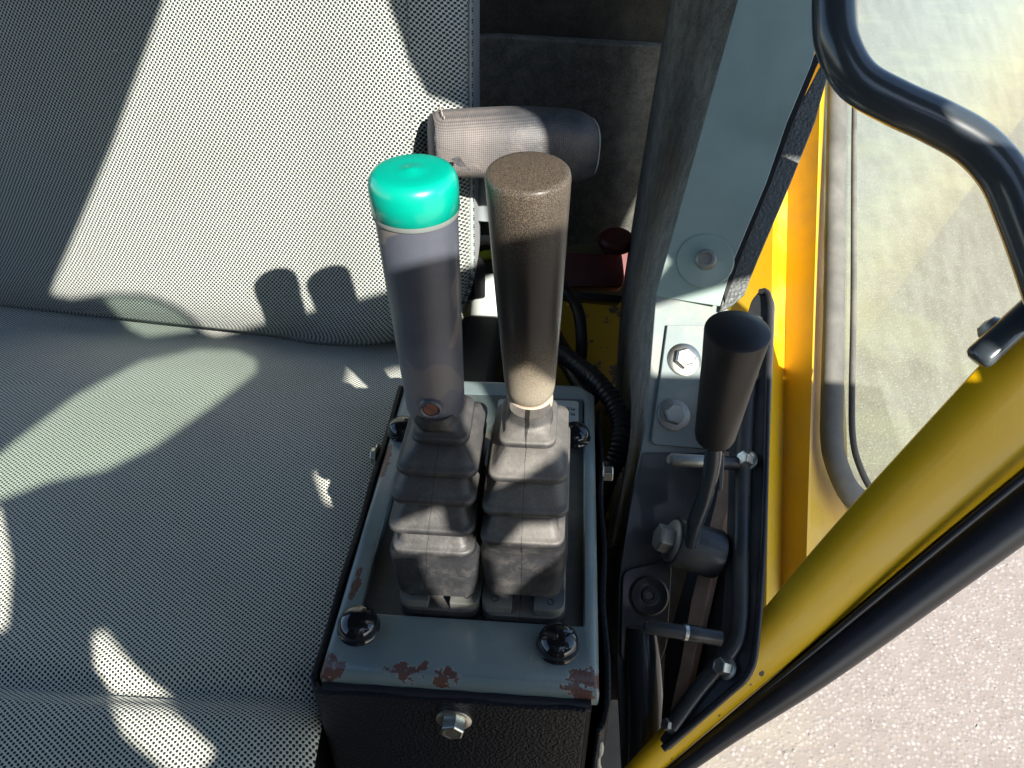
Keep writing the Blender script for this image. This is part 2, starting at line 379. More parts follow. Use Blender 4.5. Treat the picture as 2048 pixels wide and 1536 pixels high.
M['brown_board'] = simple('brown_board_edge', (.44, .29, .21), .85, scale=60, var=.45, bump=.6)
M['pad'] = simple('dusty_clamp_plastic', (.085, .095, .095), .6, dust=.5, dustcol=(.24, .22, .17), scale=60)
M['foam'] = simple('pale_foam_edge', (.62, .58, .46), .95, scale=300, bump=.8)
M['grey_bag'] = simple('pale_grey_cloth', (.48, .53, .50), .9, scale=12, bump=.3, var=.2)
M['label_dark'] = simple('label_dark_print', (.05, .07, .07), .4, scale=90, dust=.25)
M['label_white'] = simple('label_white_print', (.34, .37, .35), .45, scale=90, dust=.2, var=.08)
M['label_ink'] = simple('label_black_ink', (.04, .045, .05), .5, bump=0)
M['edge_pale'] = simple('pale_edge_strip', (.45, .40, .33), .6, scale=60, var=.2)
M['recess'] = painted('dirty_recess_plate', (.075, .075, .066), .7, dust=.8, dustcol=(.19, .165, .115), scale=45, coat=0, scratches=.5)

def vinyl(name, base, b2, sc, st=.5, rough=.4, sp=.5):
    m = Mat(name, base, rough, 0, sp); v = m.vor(sc, 'F1'); n = m.noise(sc * .6, 5, .7)
    c = m.mix(n, base, b2); m.set('Base Color', c); m.bump(m.math('ADD', v, n), st, .0008); return m.m
M['vinyl'] = vinyl('black_leathercloth', (.004, .005, .008), (.011, .013, .018), 520, .5, .42, .25)
M['trim_black'] = vinyl('grained_trim', (.060, .068, .066), (.13, .14, .135), 420, .9, .5)
def armrest_mat():
    m = Mat('armrest_vinyl', (.05, .055, .062), .45, 0, .5); x, y, z = m.xyz()
    k = 2 * math.pi / .0030; wv = m.math('MULTIPLY', m.math('SINE', m.math('MULTIPLY', m.math('ADD', x, z), k)), m.math('SINE', m.math('MULTIPLY', m.math('SUBTRACT', x, z), k)))
    d = m.step(m.noise(26, 6, .65), .40, .75); lit_left = m.math('SUBTRACT', 1, m.step(x, -.035, .025))  # left half painted paler, as if sunlit; the noise adds dust
    c = m.mix(m.noise(90, 5), (.018, .023, .030), (.036, .042, .050)); c = m.mix(m.math('MULTIPLY', m.math('ADD', m.math('MULTIPLY', lit_left, .55), m.math('MULTIPLY', d, .35)), m.math('ADD', .6, m.math('MULTIPLY', wv, .4)), clamp=True), c, (.30, .255, .225))
    m.set('Base Color', c); m.bump(wv, .25, .0003); m.bump(m.noise(45, 4, .6, dist=1.2), .5, .003); m.set('Roughness', m.mixf(lit_left, .55, .8)); return m.m
M['armrest'] = armrest_mat()
def glass():
    m = bpy.data.materials.new('tinted_glass'); m.use_nodes = True; t = m.node_tree; t.nodes.clear()
    o = t.nodes.new('ShaderNodeOutputMaterial'); tr = t.nodes.new('ShaderNodeBsdfTransparent'); tr.inputs[0].default_value = (.62, .69, .53, 1)
    gl = t.nodes.new('ShaderNodeBsdfGlossy'); gl.inputs['Roughness'].default_value = .015
    df = t.nodes.new('ShaderNodeBsdfDiffuse'); df.inputs[0].default_value = (.70, .74, .66, 1)
    fr = t.nodes.new('ShaderNodeFresnel'); fr.inputs[0].default_value = 1.5
    nz = t.nodes.new('ShaderNodeTexNoise'); nz.inputs['Scale'].default_value = 25; nz.inputs['Detail'].default_value = 6
    mr = t.nodes.new('ShaderNodeMapRange'); mr.inputs[1].default_value = .3; mr.inputs[2].default_value = .9; mr.inputs[3].default_value = .02; mr.inputs[4].default_value = .12
    tc = t.nodes.new('ShaderNodeTexCoord'); t.links.new(tc.outputs['Object'], nz.inputs['Vector']); t.links.new(nz.outputs[0], mr.inputs[0])
    m1 = t.nodes.new('ShaderNodeMixShader'); m2 = t.nodes.new('ShaderNodeMixShader')
    t.links.new(mr.outputs[0], m1.inputs[0]); t.links.new(tr.outputs[0], m1.inputs[1]); t.links.new(df.outputs[0], m1.inputs[2])
    t.links.new(fr.outputs[0], m2.inputs[0]); t.links.new(m1.outputs[0], m2.inputs[1]); t.links.new(gl.outputs[0], m2.inputs[2]); t.links.new(m2.outputs[0], o.inputs[0])
    return m
M['glass'] = glass()

# ------------------------------------------------------------------ ground
bm = bmesh.new(); v = [bm.verts.new(p) for p in ((-60, -60, 0), (60, -60, 0), (60, 60, 0), (-60, 60, 0))]; bm.faces.new(v)
tag(obj('ground', bm, asphalt('pale_asphalt')), kind='structure')
bm = bmesh.new(); rg = random.Random(5)
for i in range(3000):                                                # loose chippings
    x = .15 + 3.0 * rg.random() ** 1.3; y = rg.uniform(.05, 3.4); r = rg.choice((.0015, .002, .0022, .003, .0042)) * rg.uniform(.7, 1.3)
    q = [bm.verts.new((x + r * rg.uniform(.6, 1.3) * math.cos(a), y + r * rg.uniform(.6, 1.3) * math.sin(a), .0005)) for a in (0, 1.3, 2.5, 3.7, 5)]
    t = bm.verts.new((x + rg.uniform(-.3, .3) * r, y + rg.uniform(-.3, .3) * r, r * rg.uniform(.2, .5)))
    for k in range(5): bm.faces.new((q[k], q[(k + 1) % 5], t))
tag(obj('gravel', bm, simple('chippings', (.29, .255, .225), .9, scale=30, var=.35, bump=0), smooth=False), kind='stuff')

# ------------------------------------------------------------------ the seat
def grid_surface(f, nu, nv, name, mat, parent, uvf):
    bm = bmesh.new(); uvl = bm.loops.layers.uv.new('UVMap'); vs = [[bm.verts.new(f(i / nu, j / nv)) for j in range(nv + 1)] for i in range(nu + 1)]
    uv = [[uvf(i / nu, j / nv) for j in range(nv + 1)] for i in range(nu + 1)]
    for i in range(nu):
        for j in range(nv):
            fc = bm.faces.new((vs[i][j], vs[i + 1][j], vs[i + 1][j + 1], vs[i][j + 1]))
            for l, (a, b) in zip(fc.loops, ((i, j), (i + 1, j), (i + 1, j + 1), (i, j + 1))): l[uvl].uv = uv[a][b]
    bm.normal_update()
    c = sum((f_.normal.dot(CAMP - f_.calc_center_median()) for f_ in bm.faces))
    if c < 0: bmesh.ops.reverse_faces(bm, faces=bm.faces)

    return bm
seat = thing('driver_seat', (-.30, .45, Z0 - .05), 'driver seat in grey and black woven fabric with stowed black armrest', 'seat')
# backrest: u runs from the outside edge leftwards, v upwards
def sstep(a, b, x): t = max(0, min(1, (x - a) / (b - a))); return t * t * (3 - 2 * t)
BX = Vector((-1, .112, 0)).normalized(); BU = Vector((.0, .27, 1)).normalized(); BN = BX.cross(BU).normalized()
if BN.dot(CAMP - Vector((-.1, .6, 1.2))) < 0: BN = -BN
B0 = onz(950, 712, Z0 - .045)                                      # bottom outside corner of the backrest
B0 = A(924, 736, .000462)
WB, HB = .70, .50
def back_pt(u, v):
    a = u * WB; b = v * HB
    rr = .085; cut = 0
    if b < rr: cut = rr * .95 * (1 - math.sqrt(max(0, 1 - ((rr - b) / rr) ** 2)))            # rounded bottom corner
    edge = cut + .004
    aa = edge + (a if a < .0 else a * (WB - edge) / WB)
    fall = 0; e = a
    if e < .055: t = 1 - e / .055; fall = .050 * t ** 2.2                                        # bolster turns away at the side
    low = 0
    if b < .05: t = 1 - b / .05; low = .022 * t ** 2.4                                           # and under at the bottom
    bul = .010 * math.sin(min(1, a / .5) * math.pi) * (1 - (2 * v - 1) ** 2) - .004 * math.sin(b * 14 + 1)
    crest = .012 * math.exp(-((a - .075) / .04) ** 2)
    return B0 + BX * aa + BU * b + BN * (bul + crest * .6 - fall - low)
bm = grid_surface(back_pt, 110, 90, 'b', None, seat, lambda u, v: (u * WB, v * HB))
def obj_keep(name, bm, mat, parent, solid=0, sub=0):
    c = Vector((0, 0, 0))
    for v in bm.verts: c += v.co
    c /= len(bm.verts); bmesh.ops.translate(bm, verts=bm.verts, vec=-c); me = bpy.data.meshes.new(name); bm.to_mesh(me); bm.free()
    me.materials.append(mat); o = bpy.data.objects.new(name, me); COL.objects.link(o); o.location = c - (wloc(parent) if parent else Vector()); o.parent = parent
    for p in me.polygons: p.use_smooth = True
    if solid: m = o.modifiers.new('thick', 'SOLIDIFY'); m.thickness = solid; m.offset = -1
    return o
obj_keep('backrest', bm, M['seat_fabric'], seat, solid=.004)
# side of the backrest, going back from the edge
def side_pt(u, v):
    p = back_pt(0, v); return p + Vector((.004 * math.sin(u * math.pi) , .14 * u, -.0 * u)) + Vector((-.012 * u, 0, 0))
obj_keep('backrest_side', grid_surface(side_pt, 14, 90, 's', None, seat, lambda u, v: (u * .14, v * HB)), M['side_fabric'], seat, solid=.004)
obj('piping', tube(bmesh.new(), [back_pt(0, v / 40) + Vector((.0012, .0015, 0)) for v in range(6, 41)], .0022, 8), M['piping'], seat)
# cushion: y from the seam to the front roll
def cush_z(x, y):
    z = Z0 - .048
    z += .010 * math.exp(-((y - .44) / .10) ** 2)
    z -= .022 * sstep(.52, .66, y)
    z -= .010 * math.exp(-((y - .232 - .03 * (x + .3)) / .009) ** 2)                           # stitched fold near the front
    if y < .225: z -= .9 * (.225 - y) ** 1.6
    z += .008 * math.exp(-((x + .36) / .10) ** 2) * math.exp(-((y - .12) / .09) ** 2)
    z += .006 * math.exp(-((x + .46) / .09) ** 2 - ((y - .36) / .12) ** 2) - .005 * math.exp(-((x + .24) / .08) ** 2 - ((y - .36) / .1) ** 2)
    if x > -.19: z -= .05 * ((x + .19) / .075) ** 3 * sstep(.28, .12, y)
    if x > -.14: z -= .012 * ((x + .14) / .03) ** 2
    return z
def cush_pt(u, v): y = .78 - v * .74; x = -.1275 + .0225 * sstep(.485, .50, y) - u * .72; return Vector((x, y, cush_z(x, y)))
rows = 120; arc = [0]
for j in range(rows):
    a = cush_pt(.3, j / rows); b = cush_pt(.3, (j + 1) / rows); arc.append(arc[-1] + (b - a).length)
obj_keep('seat_cushion', grid_surface(cush_pt, 110, rows, 'c', None, seat, lambda u, v: (u * .72, arc[int(round(v * rows))])), M['seat_fabric_cushion'], seat, solid=.004)
obj('seat_pan', box(bmesh.new(), (-.75, .10, Z0 - .30), (-.15, .66, Z0 - .13)), M['dark_steel'], seat, bevel=.01)
# stowed armrest: a stuffed pad seen end to end
a0 = A(858, 287, .000400); a1 = A(1190, 283, .000415); ad = (a1 - a0); AL = ad.length; ad.normalize()
up = (Vector((0, 0, 1)) - ad * ad.z).normalized(); fw = ad.cross(up).normalized()
secs = []
for i in range(33):
    t = .5 - .5 * math.cos(math.pi * i / 32); e = min(t, 1 - t) * AL
    RE = .022 if t > .5 else .012
    k = 1 if e > RE else math.sqrt(max(.0, 1 - ((RE - e) / RE) ** 2)) * .40 + .60
    if i in (0, 32): k = .48
    h = .0254 * k * (1 + .05 * math.sin(t * 3)) * (.92 + .16 * t); d = .028 * k; c = a0 + ad * (t * AL)
    c = c - up * (.004 * sstep(.5, 1, t))
    ring = []
    for q in range(28):
        an = 2 * math.pi * q / 28; ca, sa = math.cos(an), math.sin(an)
        ring.append(c + up * (h * math.copysign(abs(sa) ** .75, sa)) + fw * (d * math.copysign(abs(ca) ** .75, ca)))
    secs.append(ring)
arm = obj('armrest', loft(bmesh.new(), secs), M['armrest'], seat, angle=60); arm['label'] = 'stuffed black vinyl armrest pad, its end frayed'
def arm_ring(t, k, r, mat, nm):
    c = a0 + ad * (t * AL); h = .0254 * k * (.92 + .16 * t); d = .028 * k
    c = c - up * (.004 * sstep(.5, 1, t))
    pts = [c + up * (h * math.copysign(abs(math.sin(q)) ** .75, math.sin(q))) + fw * (d * math.copysign(abs(math.cos(q)) ** .75, math.cos(q))) for q in [2 * math.pi * i / 40 for i in range(41)]]
    return obj(nm, tube(bmesh.new(), pts, r, 6), mat, arm)
arm_ring(.984, .76, .0010, M['piping'], 'piping'); arm_ring(.02, .86, .001, M['vinyl'], 'piping')
st = simple('pale_thread', (.42, .36, .31), .9, bump=0)
bm = bmesh.new()
for i in range(4, 22):                                              # stitches
    q = math.pi * (.2 + i / 22 * 1.0); c = a0 + ad * (.075 * AL + .0006 * math.sin(i * 2)); h = .0259; d = .0286
    def P(q): return c + up * (h * math.copysign(abs(math.sin(q)) ** .75, math.sin(q))) + fw * (d * math.copysign(abs(math.cos(q)) ** .75, math.cos(q)))
    tube(bm, [P(q), P(q + .10)], .0005, 5)
sto = obj('stitching', bm, st, arm); sto['kind'] = 'stuff'
obj('frayed_flap', tube(bmesh.new(), smooth_path([A(912, 318, .000380), A(925, 332, .000375), A(941, 342, .000373)]), [.0035 * (1 - i / 14) + .0006 for i in range(13)], 8, flat=.4), M['armrest'], arm)
obj('armrest_stem', tube(bmesh.new(), [A(975, 330, .00048), A(968, 440, .00049)], .014, 14, flat=.8), M['side_fabric'], seat)

# ------------------------------------------------------------------ console
X0, X1, Y0, Y1 = -.1205, .0300, .2215, .4840
con = thing('lever_console', (-.045, .35, Z0 - .3), 'grey metal console with chipped paint and black leathercloth sides', 'console')
CH = .011
for q, r_ in (((812, 1336), .0052), ((848, 1330), .0035), ((893, 1342), .0046), ((884, 1356), .003), ((655, 1326), .0068), ((1172, 1352), .0065), ((1165, 1385), .0045), ((1130, 1366), .0022), ((735, 1330), .0011), ((715, 1328), .001), ((1150, 1368), .003)):
    p = onz(q[0], q[1] + 9, Z0 - .004); RC.append((p, r_ * 1.35, (.80, 1.5, .9)))
for q, r_ in (((768, 930), .006), ((772, 900), .005), ((778, 860), .0035), ((712, 1168), .0038), ((706, 1185), .003), ((718, 1148), .0025)):
    p = onz(*q, Z0); RC.append((p, r_, (1.3, .5, .6)))
M['console'] = painted('console_enamel', TEAL, .30, wear=RC, dust=.50, dustcol=(.31, .33, .30), scale=26, coat=.35, scratches=.5, rustcol=((.15, .055, .035), (.09, .05, .04)))
# top plate: a pressed ring with a sunk middle, front lip rolled over
bm = bmesh.new()
outer = [(X0, Y0), (X1, Y0), (X1, Y1 - CH), (X1 - CH, Y1), (X0 + CH, Y1), (X0, Y1 - CH)]
IN = [(X0 + .0135, .2605), (X1 - .0085, .2605), (X1 - .0085, Y1 - .022), (X1 - .0095, Y1 - .021), (X0 + .0145, Y1 - .021), (X0 + .0135, Y1 - .022)]
def ring_at(pts, z): return [bm.verts.new((x, y, z)) for x, y in pts]
def inset(d): 
    return [(X0 + d, Y0 + d), (X1 - d, Y0 + d), (X1 - d, Y1 - CH - d * .4), (X1 - CH - d * .4, Y1 - d), (X0 + CH + d * .4, Y1 - d), (X0 + d, Y1 - CH - d * .4)]
prof = []
RL = .0065
for k in range(0, 7):
    a = R(90 * k / 6); prof.append((RL * (1 - math.cos(a)) if False else RL * (1 - math.sin(a)), -RL * (1 - math.cos(a))))
rings = []
rings.append(ring_at([(x, y) for x, y in IN], Z0 - .010))
rings.append(ring_at([(x, y) for x, y in IN], Z0 - .0008))
rings.append(ring_at([(x + (-.0008 if x < -.05 else .0008), y + (-.0008 if y < .35 else .0008)) for x, y in IN], Z0))
for k in range(0, 7):
    a = R(90 * k / 6); dz = RL * (1 - math.cos(a)); di = RL * (1 - math.sin(a))
    fx = []
    for i, (x, y) in enumerate(inset(di)):
        yy = y + (di * .9 if i < 2 else 0)
        fx.append((x, yy))
    rings.append(ring_at(fx, Z0 - dz))
last = ring_at(outer, Z0 - RL - .0075); rings.append(last)
for a, b in zip(rings, rings[1:]):
    for i in range(6): bm.faces.new((a[i], a[(i + 1) % 6], b[(i + 1) % 6], b[i]))
top = obj('top_plate', bm, M['console'], con, angle=28)
m_ = top.modifiers.new('bevel', 'BEVEL'); m_.width = .0012; m_.segments = 2; m_.limit_method = 'ANGLE'; m_.angle_limit = R(50)
obj('recess_plate', box(bmesh.new(), (X0 + .002, .236, Z0 - .009), (X1 - .002, Y1 - .004, Z0 - .0065)), M['recess'], con)
# raised flange of the plate inside, rear corner gap
TH = .0042
# leathercloth shell: left, front, right walls
def shell(path, ztop, zbot, th, name, mat, bev=.0015):
    n = len(path); P = [Vector((x, y, 0)) for x, y in path]; out = []
    for i, p in enumerate(P):
        d = (P[min(i + 1, n - 1)] - P[max(i - 1, 0)]).normalized(); nn = Vector((d.y, -d.x, 0)); out.append(p + nn * th)
    bm = bmesh.new(); loop = P + out[::-1]
    zt = ztop if callable(ztop) else (lambda p: ztop)
    a = [bm.verts.new((p.x, p.y, zt(p))) for p in loop]; b = [bm.verts.new((p.x, p.y, zbot)) for p in loop]; N = len(loop)
    bm.faces.new((a[0], a[n - 1], a[n], a[-1])) if n == 2 else None
    if n > 2:
        for i in range(n - 1): bm.faces.new((a[i], a[i + 1], a[N - 2 - i], a[N - 1 - i]))
        for i in range(n - 1): bm.faces.new((b[i], b[N - 1 - i], b[N - 2 - i], b[i + 1]))
    for i in range(N): bm.faces.new((a[i], b[i], b[(i + 1) % N], a[(i + 1) % N]))
    return obj(name, bm, mat, con, bevel=bev, seg=3)
g = .0022
pathL = [(X0 - g, Y1 - .004)] + [(X0 - g, Y1 - .004 - k * (Y1 - .010 - Y0) / 24) for k in range(1, 24)]
c = (X0 - g + .006, Y0 - g + .006)
pathL += [(c[0] - .006 * math.cos(R(a)), c[1] - .006 * math.sin(R(a))) for a in (0, 22, 45, 68, 90)]
pathL += [(X0 + .02 + k * (X1 - X0 - .026) / 12, Y0 - g - .0002 * (k % 2)) for k in range(13)]
shell(pathL, lambda p: Z0 - (.0075 if p.y > Y0 + .002 else .0100) + .0012 * math.sin(p.y * 70) + .0006 * math.sin(p.x * 120), Z0 - .42, TH, 'leathercloth_cover', M['vinyl'])
random.seed(3)
pathR = [(X1 - .001, Y0 - .0075), (X1 + .0015, Y0 - .0055), (X1 + .0030, Y0 + .0)] + [(X1 + .0028 + .0009 * math.sin(k * .9), Y0 + k * (Y1 - Y0 - .02) / 20) for k in range(1, 21)]
shell(pathR, lambda p: Z0 - .010 + .0012 * math.sin(p.y * 55) - (.012 if p.y < Y0 - .001 else 0), Z0 - .42, TH * .8, 'side_flap', M['vinyl'])
# pale foam showing at the torn front corner
bm = bmesh.new(); pts = [Vector((X1 + .0034 + random.uniform(-.0005, .0007), Y0 - .0085 + random.uniform(-.0004, .0004), Z0 - .036 - k * .006)) for k in range(34)]
obj('foam_edge', tube(bm, pts, [.0012 + random.uniform(-.0004, .0006) for _ in pts], 7), M['foam'], con)
# torn flap bit
obj('inner_box', box(bmesh.new(), (X0 + .003, Y0 + .003, Z0 - .40), (X1 - .003, Y1 - .008, Z0 - .012)), M['matt_black'], con)
# black rubber edging between lip and leathercloth
obj('edging', tube(bmesh.new(), [Vector((X0 + .002 + k * (X1 - X0 - .006) / 20, Y0 - .0022, Z0 - .0112 + .0003 * math.sin(k * 2))) for k in range(21)], .0030, 10), M['black_rubber'], con)
b1 = bolt(con, onz(907, 1420, Z0 - .034).lerp(Vector((-.0475, Y0 - g - TH, Z0 - .0270)), 1.0), Vector((0, -1, 0)), .0068, M['zinc'], h=.0085)
bolt(con, Vector((X1 + .005, .398, Z0 - .014)), Vector((1, 0, 0)), .0058, M['zinc'], h=.008)
bolt(con, Vector((X0 - g - TH, .400, Z0 - .010)), Vector((-1, 0, 0)), .0058, M['zinc'], h=.005)
# domed black knobs that hold the plate down
def knob(p, r=.0112):
    return obj('knob', lathe(bmesh.new(), p, Vector((0, 0, 1)), [(0, 0), (r * 1.06, 0), (r * 1.08, .0012), (r * .98, .0030), (r * .985, .0042)] + [(r * math.cos(R(a)), .0048 + r * .62 * math.sin(R(a))) for a in range(0, 90, 10)] + [(0, .0048 + r * .62)], 40), M['black_plastic'], con)
for q in ((717, 1252), (1116, 1288)): knob(onz(*q, Z0 + .002) * 1 + Vector((0, 0, -.0019)))
for q in ((806, 860), (1150, 872)): knob(onz(*q, Z0 + .002) + Vector((0, 0, -.0019)), .0105)
# printed label at the rear
lp = Z0 + .0004; lx0, lx1 = X0 + .030, X1 - .010
def quad(x0, y0, x1, y1, z, rad=.002, th=.0004):
    return prism(bmesh.new(), [Vector((q.x / 1000, q.y / 1000, z)) for q in round_poly([(x0 * 1000, y0 * 1000), (x1 * 1000, y0 * 1000), (x1 * 1000, y1 * 1000), (x0 * 1000, y1 * 1000)], rad * 1000)], Vector((0, 0, -th)))
LZ = Z0 - .0055
lab = obj('label_plate', quad(-.105, .4275, X1 - .0095, .4625, Z0 + .0006, .001, .012), M['label_dark'], con, smooth=False)
def cell(x0, y0, x1, y1): return obj('printed_panel', quad(x0, y0, x1, y1, Z0 + .0010, .003, .0003), M['label_white'], lab, smooth=False)
cell(-.016, .4325, X1 - .0125, .4598); cell(-.0440, .4345, -.0300, .4580); cell(-.0995, .4345, -.090, .4580)
def text(body, p, size, rotz, mat, parent):
    cu = bpy.data.curves.new('t', 'FONT'); cu.body = body; cu.size = size; cu.extrude = .00005; cu.align_x = 'LEFT'
    o = bpy.data.objects.new('t', cu); COL.objects.link(o); dg = bpy.context.evaluated_depsgraph_get(); me = bpy.data.meshes.new_from_object(o.evaluated_get(dg)); bpy.data.objects.remove(o)
    me.materials.clear(); me.materials.append(mat); q = bpy.data.objects.new('lettering', me); COL.objects.link(q); q.parent = parent; q.location = p - wloc(parent); q.rotation_euler = (0, 0, rotz); return q
text('PUSH TO LOWER', Vector((X1 - .0150, .4455, Z0 + .00125)), .0046, math.pi, M['label_ink'], lab)
text('PULL TO SLEW', Vector((X1 - .0150, .4515, Z0 + .00125)), .0046, math.pi, M['label_ink'], lab)
obj('printed_lines', box(box(bmesh.new(), (-.0385, .4325, Z0 + .0011), (-.0380, .4598, Z0 + .0013)), (-.0345, .4325, Z0 + .0011), (-.0340, .4598, Z0 + .0013)), M['label_ink'], lab)

# ------------------------------------------------------------------ the two boot levers
def lever(label, lips, block, flange, neck, gb, gt, rb, rt, gripmat, seam, boot_mat):
    base = Vector((0, 0, 0))
    secs = []
    L = []
    for py, h, xl, xr, ln in lips:
        z = Z0 + h; a = onz(xl, py, z); b = onz(xr, py, z); L.append(((a.x + b.x) / 2, (a.y + b.y) / 2 + ln / 2, (b.x - a.x) / 2, ln / 2, z))
    root = thing('control_lever', Vector((L[-1][0], L[-1][1], Z0)), label, 'control lever', 'control levers on the console')
    # from the top down
    x, y, hx, hy, z = L[0]
    secs.append(rrect(neck.x, neck.y, .0105, .0105, .0100, z + .0125)); secs.append(rrect(neck.x, neck.y, .0112, .0112, .0100, z + .0075))
    secs.append(rrect((neck.x + x) / 2, (neck.y + y) / 2, .0122, .0125, .0095, z + .0050))
    for i, (x, y, hx, hy, z) in enumerate(L):
        tilt = .10
        def T(s): return s
        rr = min(.0062, hx * .4)
        secs.append(T(rrect(x, y, hx - .0034, hy - .0034, rr - .0020, z + .0042)))
        secs.append(T(rrect(x, y, hx - .0024, hy - .0024, rr - .0012, z + .0026)))
        secs.append(T(rrect(x, y, hx - .0010, hy - .0010, rr - .0004, z + .0023)))
        secs.append(T(rrect(x, y, hx - .0003, hy - .0003, rr, z + .0016)))
        secs.append(T(rrect(x, y, hx, hy, rr, z + .0006)))
        secs.append(T(rrect(x, y, hx, hy, rr, z - .0008)))
        secs.append(T(rrect(x, y, hx - .0004, hy - .0004, rr, z - .0018)))
        secs.append(T(rrect(x, y, hx - .0010, hy - .0010, rr - .0004, z - .0024)))
        if i < len(L) - 1:
            nx, ny, nhx, nhy, nz = L[i + 1]
            secs.append(T(rrect(x, y, hx - .0062, hy - .0062, rr - .003, z - .0028)))
            secs.append(T(rrect((x + nx) / 2, (y + ny) / 2, (hx + nhx) / 2 - .0054, (hy + nhy) / 2 - .0054, rr - .002, (z + nz) / 2 + .0018)))
    bx0, bx1, by0, ln, hb, ht = block
    cx = (bx0 + bx1) / 2; hx = (bx1 - bx0) / 2; cy = by0 + ln / 2
    secs.append(rrect(cx, cy, hx - .0010, ln / 2 - .0004, .007, Z0 + ht)); secs.append(rrect(cx, cy, hx, ln / 2, .0075, Z0 + ht - .004))
    secs.append(rrect(cx, cy, hx - .0008, ln / 2 - .0002, .0075, Z0 + .028)); secs.append(rrect(cx, cy, hx - .0022, ln / 2 - .0010, .0075, Z0 + hb))
    bm = bmesh.new(); loft(bm, secs)
    # break the machine-made evenness
    import mathutils
    for v in bm.verts:
        nz = mathutils.noise.noise_vector(v.co * 42 + Vector((cx * 90, 0, 0))); v.co += Vector((nz.x, nz.y, nz.z * .6)) * .0006
    boot = obj('boot', bm, boot_mat, root, angle=75)
    # flange, cut away in the middle at the front, with two holes
    fx0, fx1, fy0 = flange; fcx = (fx0 + fx1) / 2; fh = (fx1 - fx0) / 2; ft = ln / 2 + .002
    bm = bmesh.new(); loft(bm, [rrect(fcx, fy0 + ft, fh, ft, .009, Z0 - .006), rrect(fcx, fy0 + ft, fh, ft, .009, Z0 + .0035), rrect(fcx, fy0 + ft, fh - .001, ft - .001, .009, Z0 + .0045)])
    fl = obj('flange', bm, boot_mat, boot)
    for sgn in (-1, 1):
        a, b = (fx0 + .0005, fcx - .0062) if sgn < 0 else (fcx + .0062, fx1 - .0005)
        pts = [Vector((q.x / 1000, q.y / 1000, Z0 + .0105)) for q in round_poly([(a * 1000, (fy0 + .0008) * 1000, 7 if sgn < 0 else .8), (b * 1000, (fy0 + .0008) * 1000, .8 if sgn < 0 else 7), (b * 1000, (fy0 + .016) * 1000, .5), (a * 1000, (fy0 + .016) * 1000, .5)], .5)]
        obj('clamp_pad', prism(bmesh.new(), pts, Vector((0, 0, -.006))), M['pad'], boot, bevel=.0006)
        hc = Vector(((a + b) / 2 + sgn * .001, fy0 + .0062, Z0 + .0106))
        obj('hole', lathe(bmesh.new(), hc - Vector((0, 0, .0005)), Vector((0, 0, 1)), [(0, .0001), (.0014, .0001), (.0017, .0007), (.0019, .0007), (.0020, 0)], 18), M['matt_black'], boot)
    ax = (gt - gb).normalized(); GL = (gt - gb).length
    return root, boot, ax, GL

def seamline(q0, h0, q1, h1): a = onz(*q0, Z0 + h0).x; b = onz(*q1, Z0 + h1).x; k = (b - a) / (h1 - h0); return (a - k * h0, k)
SLb = seamline((848, 1195), .015, (876, 890), .114); SRb = seamline((1041, 1205), .015, (1052, 880), .115)
nL = onz(872, 838, Z0 + .119); nR = onz(1060, 818, Z0 + .122)
mbL = rubber('left_boot_rubber', seam=(SLb[0], SLb[1], .295), amt=.15); mbR = rubber('right_boot_rubber', seam=(SRb[0], SRb[1], .30, Z0 + .113), amt=.33, dustcol=(.50, .46, .40))
gbL = onz(872, 812, Z0 + .122); gtL = A(825, 352, .000202)
lipsL = [(885, .114, 818, 937, .037), (950, .1005, 787, 955, .058), (1006, .087, 777, 950, .068), (1066, .071, 772, 948, .072), (1108, .057, 780, 948, .072)]
def bx(xl, xr, py, h): a = onz(xl, py, Z0 + h); b = onz(xr, py, Z0 + h); return a.x, b.x, (a.y + b.y) / 2
a, b, y = bx(779, 957, 1160, .030); a2, b2, y2 = bx(797, 957, 1225, .004)
levL, bootL, axL, GLn = lever('left control lever with bright green end cap, screw at the bottom of its grey grip', lipsL, (a, b, y, .074, .0150, .050), (a2 - .001, b2 + .001, y2 + .0015), nL, gbL, gtL, .0148, .0186, None, None, mbL)
def bary(prof, n): return prof
# left grip: grey worn tube, green cap, screw
r0, r1 = .0150, .0178
gl = obj('grip', lathe(bmesh.new(), gbL, axL, [(0, 0), (r0 * .86, 0), (r0 * .97, .0008), (r0, .0025), (r0 * 1.005, .010), (r0 + (r1 - r0) * .5, GLn * .5), (r1, GLn * .97), (0, GLn * .97)], 64), worn_grip('worn_grey_grip'), levL)
ct = GLn + .003; ch = .0170
cap = obj('end_cap', lathe(bmesh.new(), gbL, axL, [(r1 * 1.005, ct - ch), (r1 * 1.035, ct - ch + .0004), (r1 * 1.045, ct - ch * .5), (r1 * 1.035, ct - .0060), (r1 * 1.005, ct - .0032), (r1 * .92, ct - .0012), (r1 * .80, ct - .0002), (r1 * .5, ct - .0005), (r1 * .22, ct - .0002), (r1 * .12, ct + .0004), (r1 * .05, ct + .0006), (0, ct + .0006)], 72), M['green_cap'], levL, angle=80)
cap['label'] = 'bright green push-on end cap'
obj('cap_rim', lathe(bmesh.new(), gbL, axL, [(r1 * 1.0, ct - ch - .0022), (r1 * 1.025, ct - ch - .0018), (r1 * 1.035, ct - ch - .0004), (r1 * 1.02, ct - ch + .0006)], 64), M['cap_rim'], cap)
sc = A(874, 800, .000247); sn = (CAMP - sc); sn = (sn - axL * sn.dot(axL)).normalized()
axp = gbL + axL * ((sc - gbL).dot(axL)); sb = axp + sn * (r0 * 1.0 - .0008)
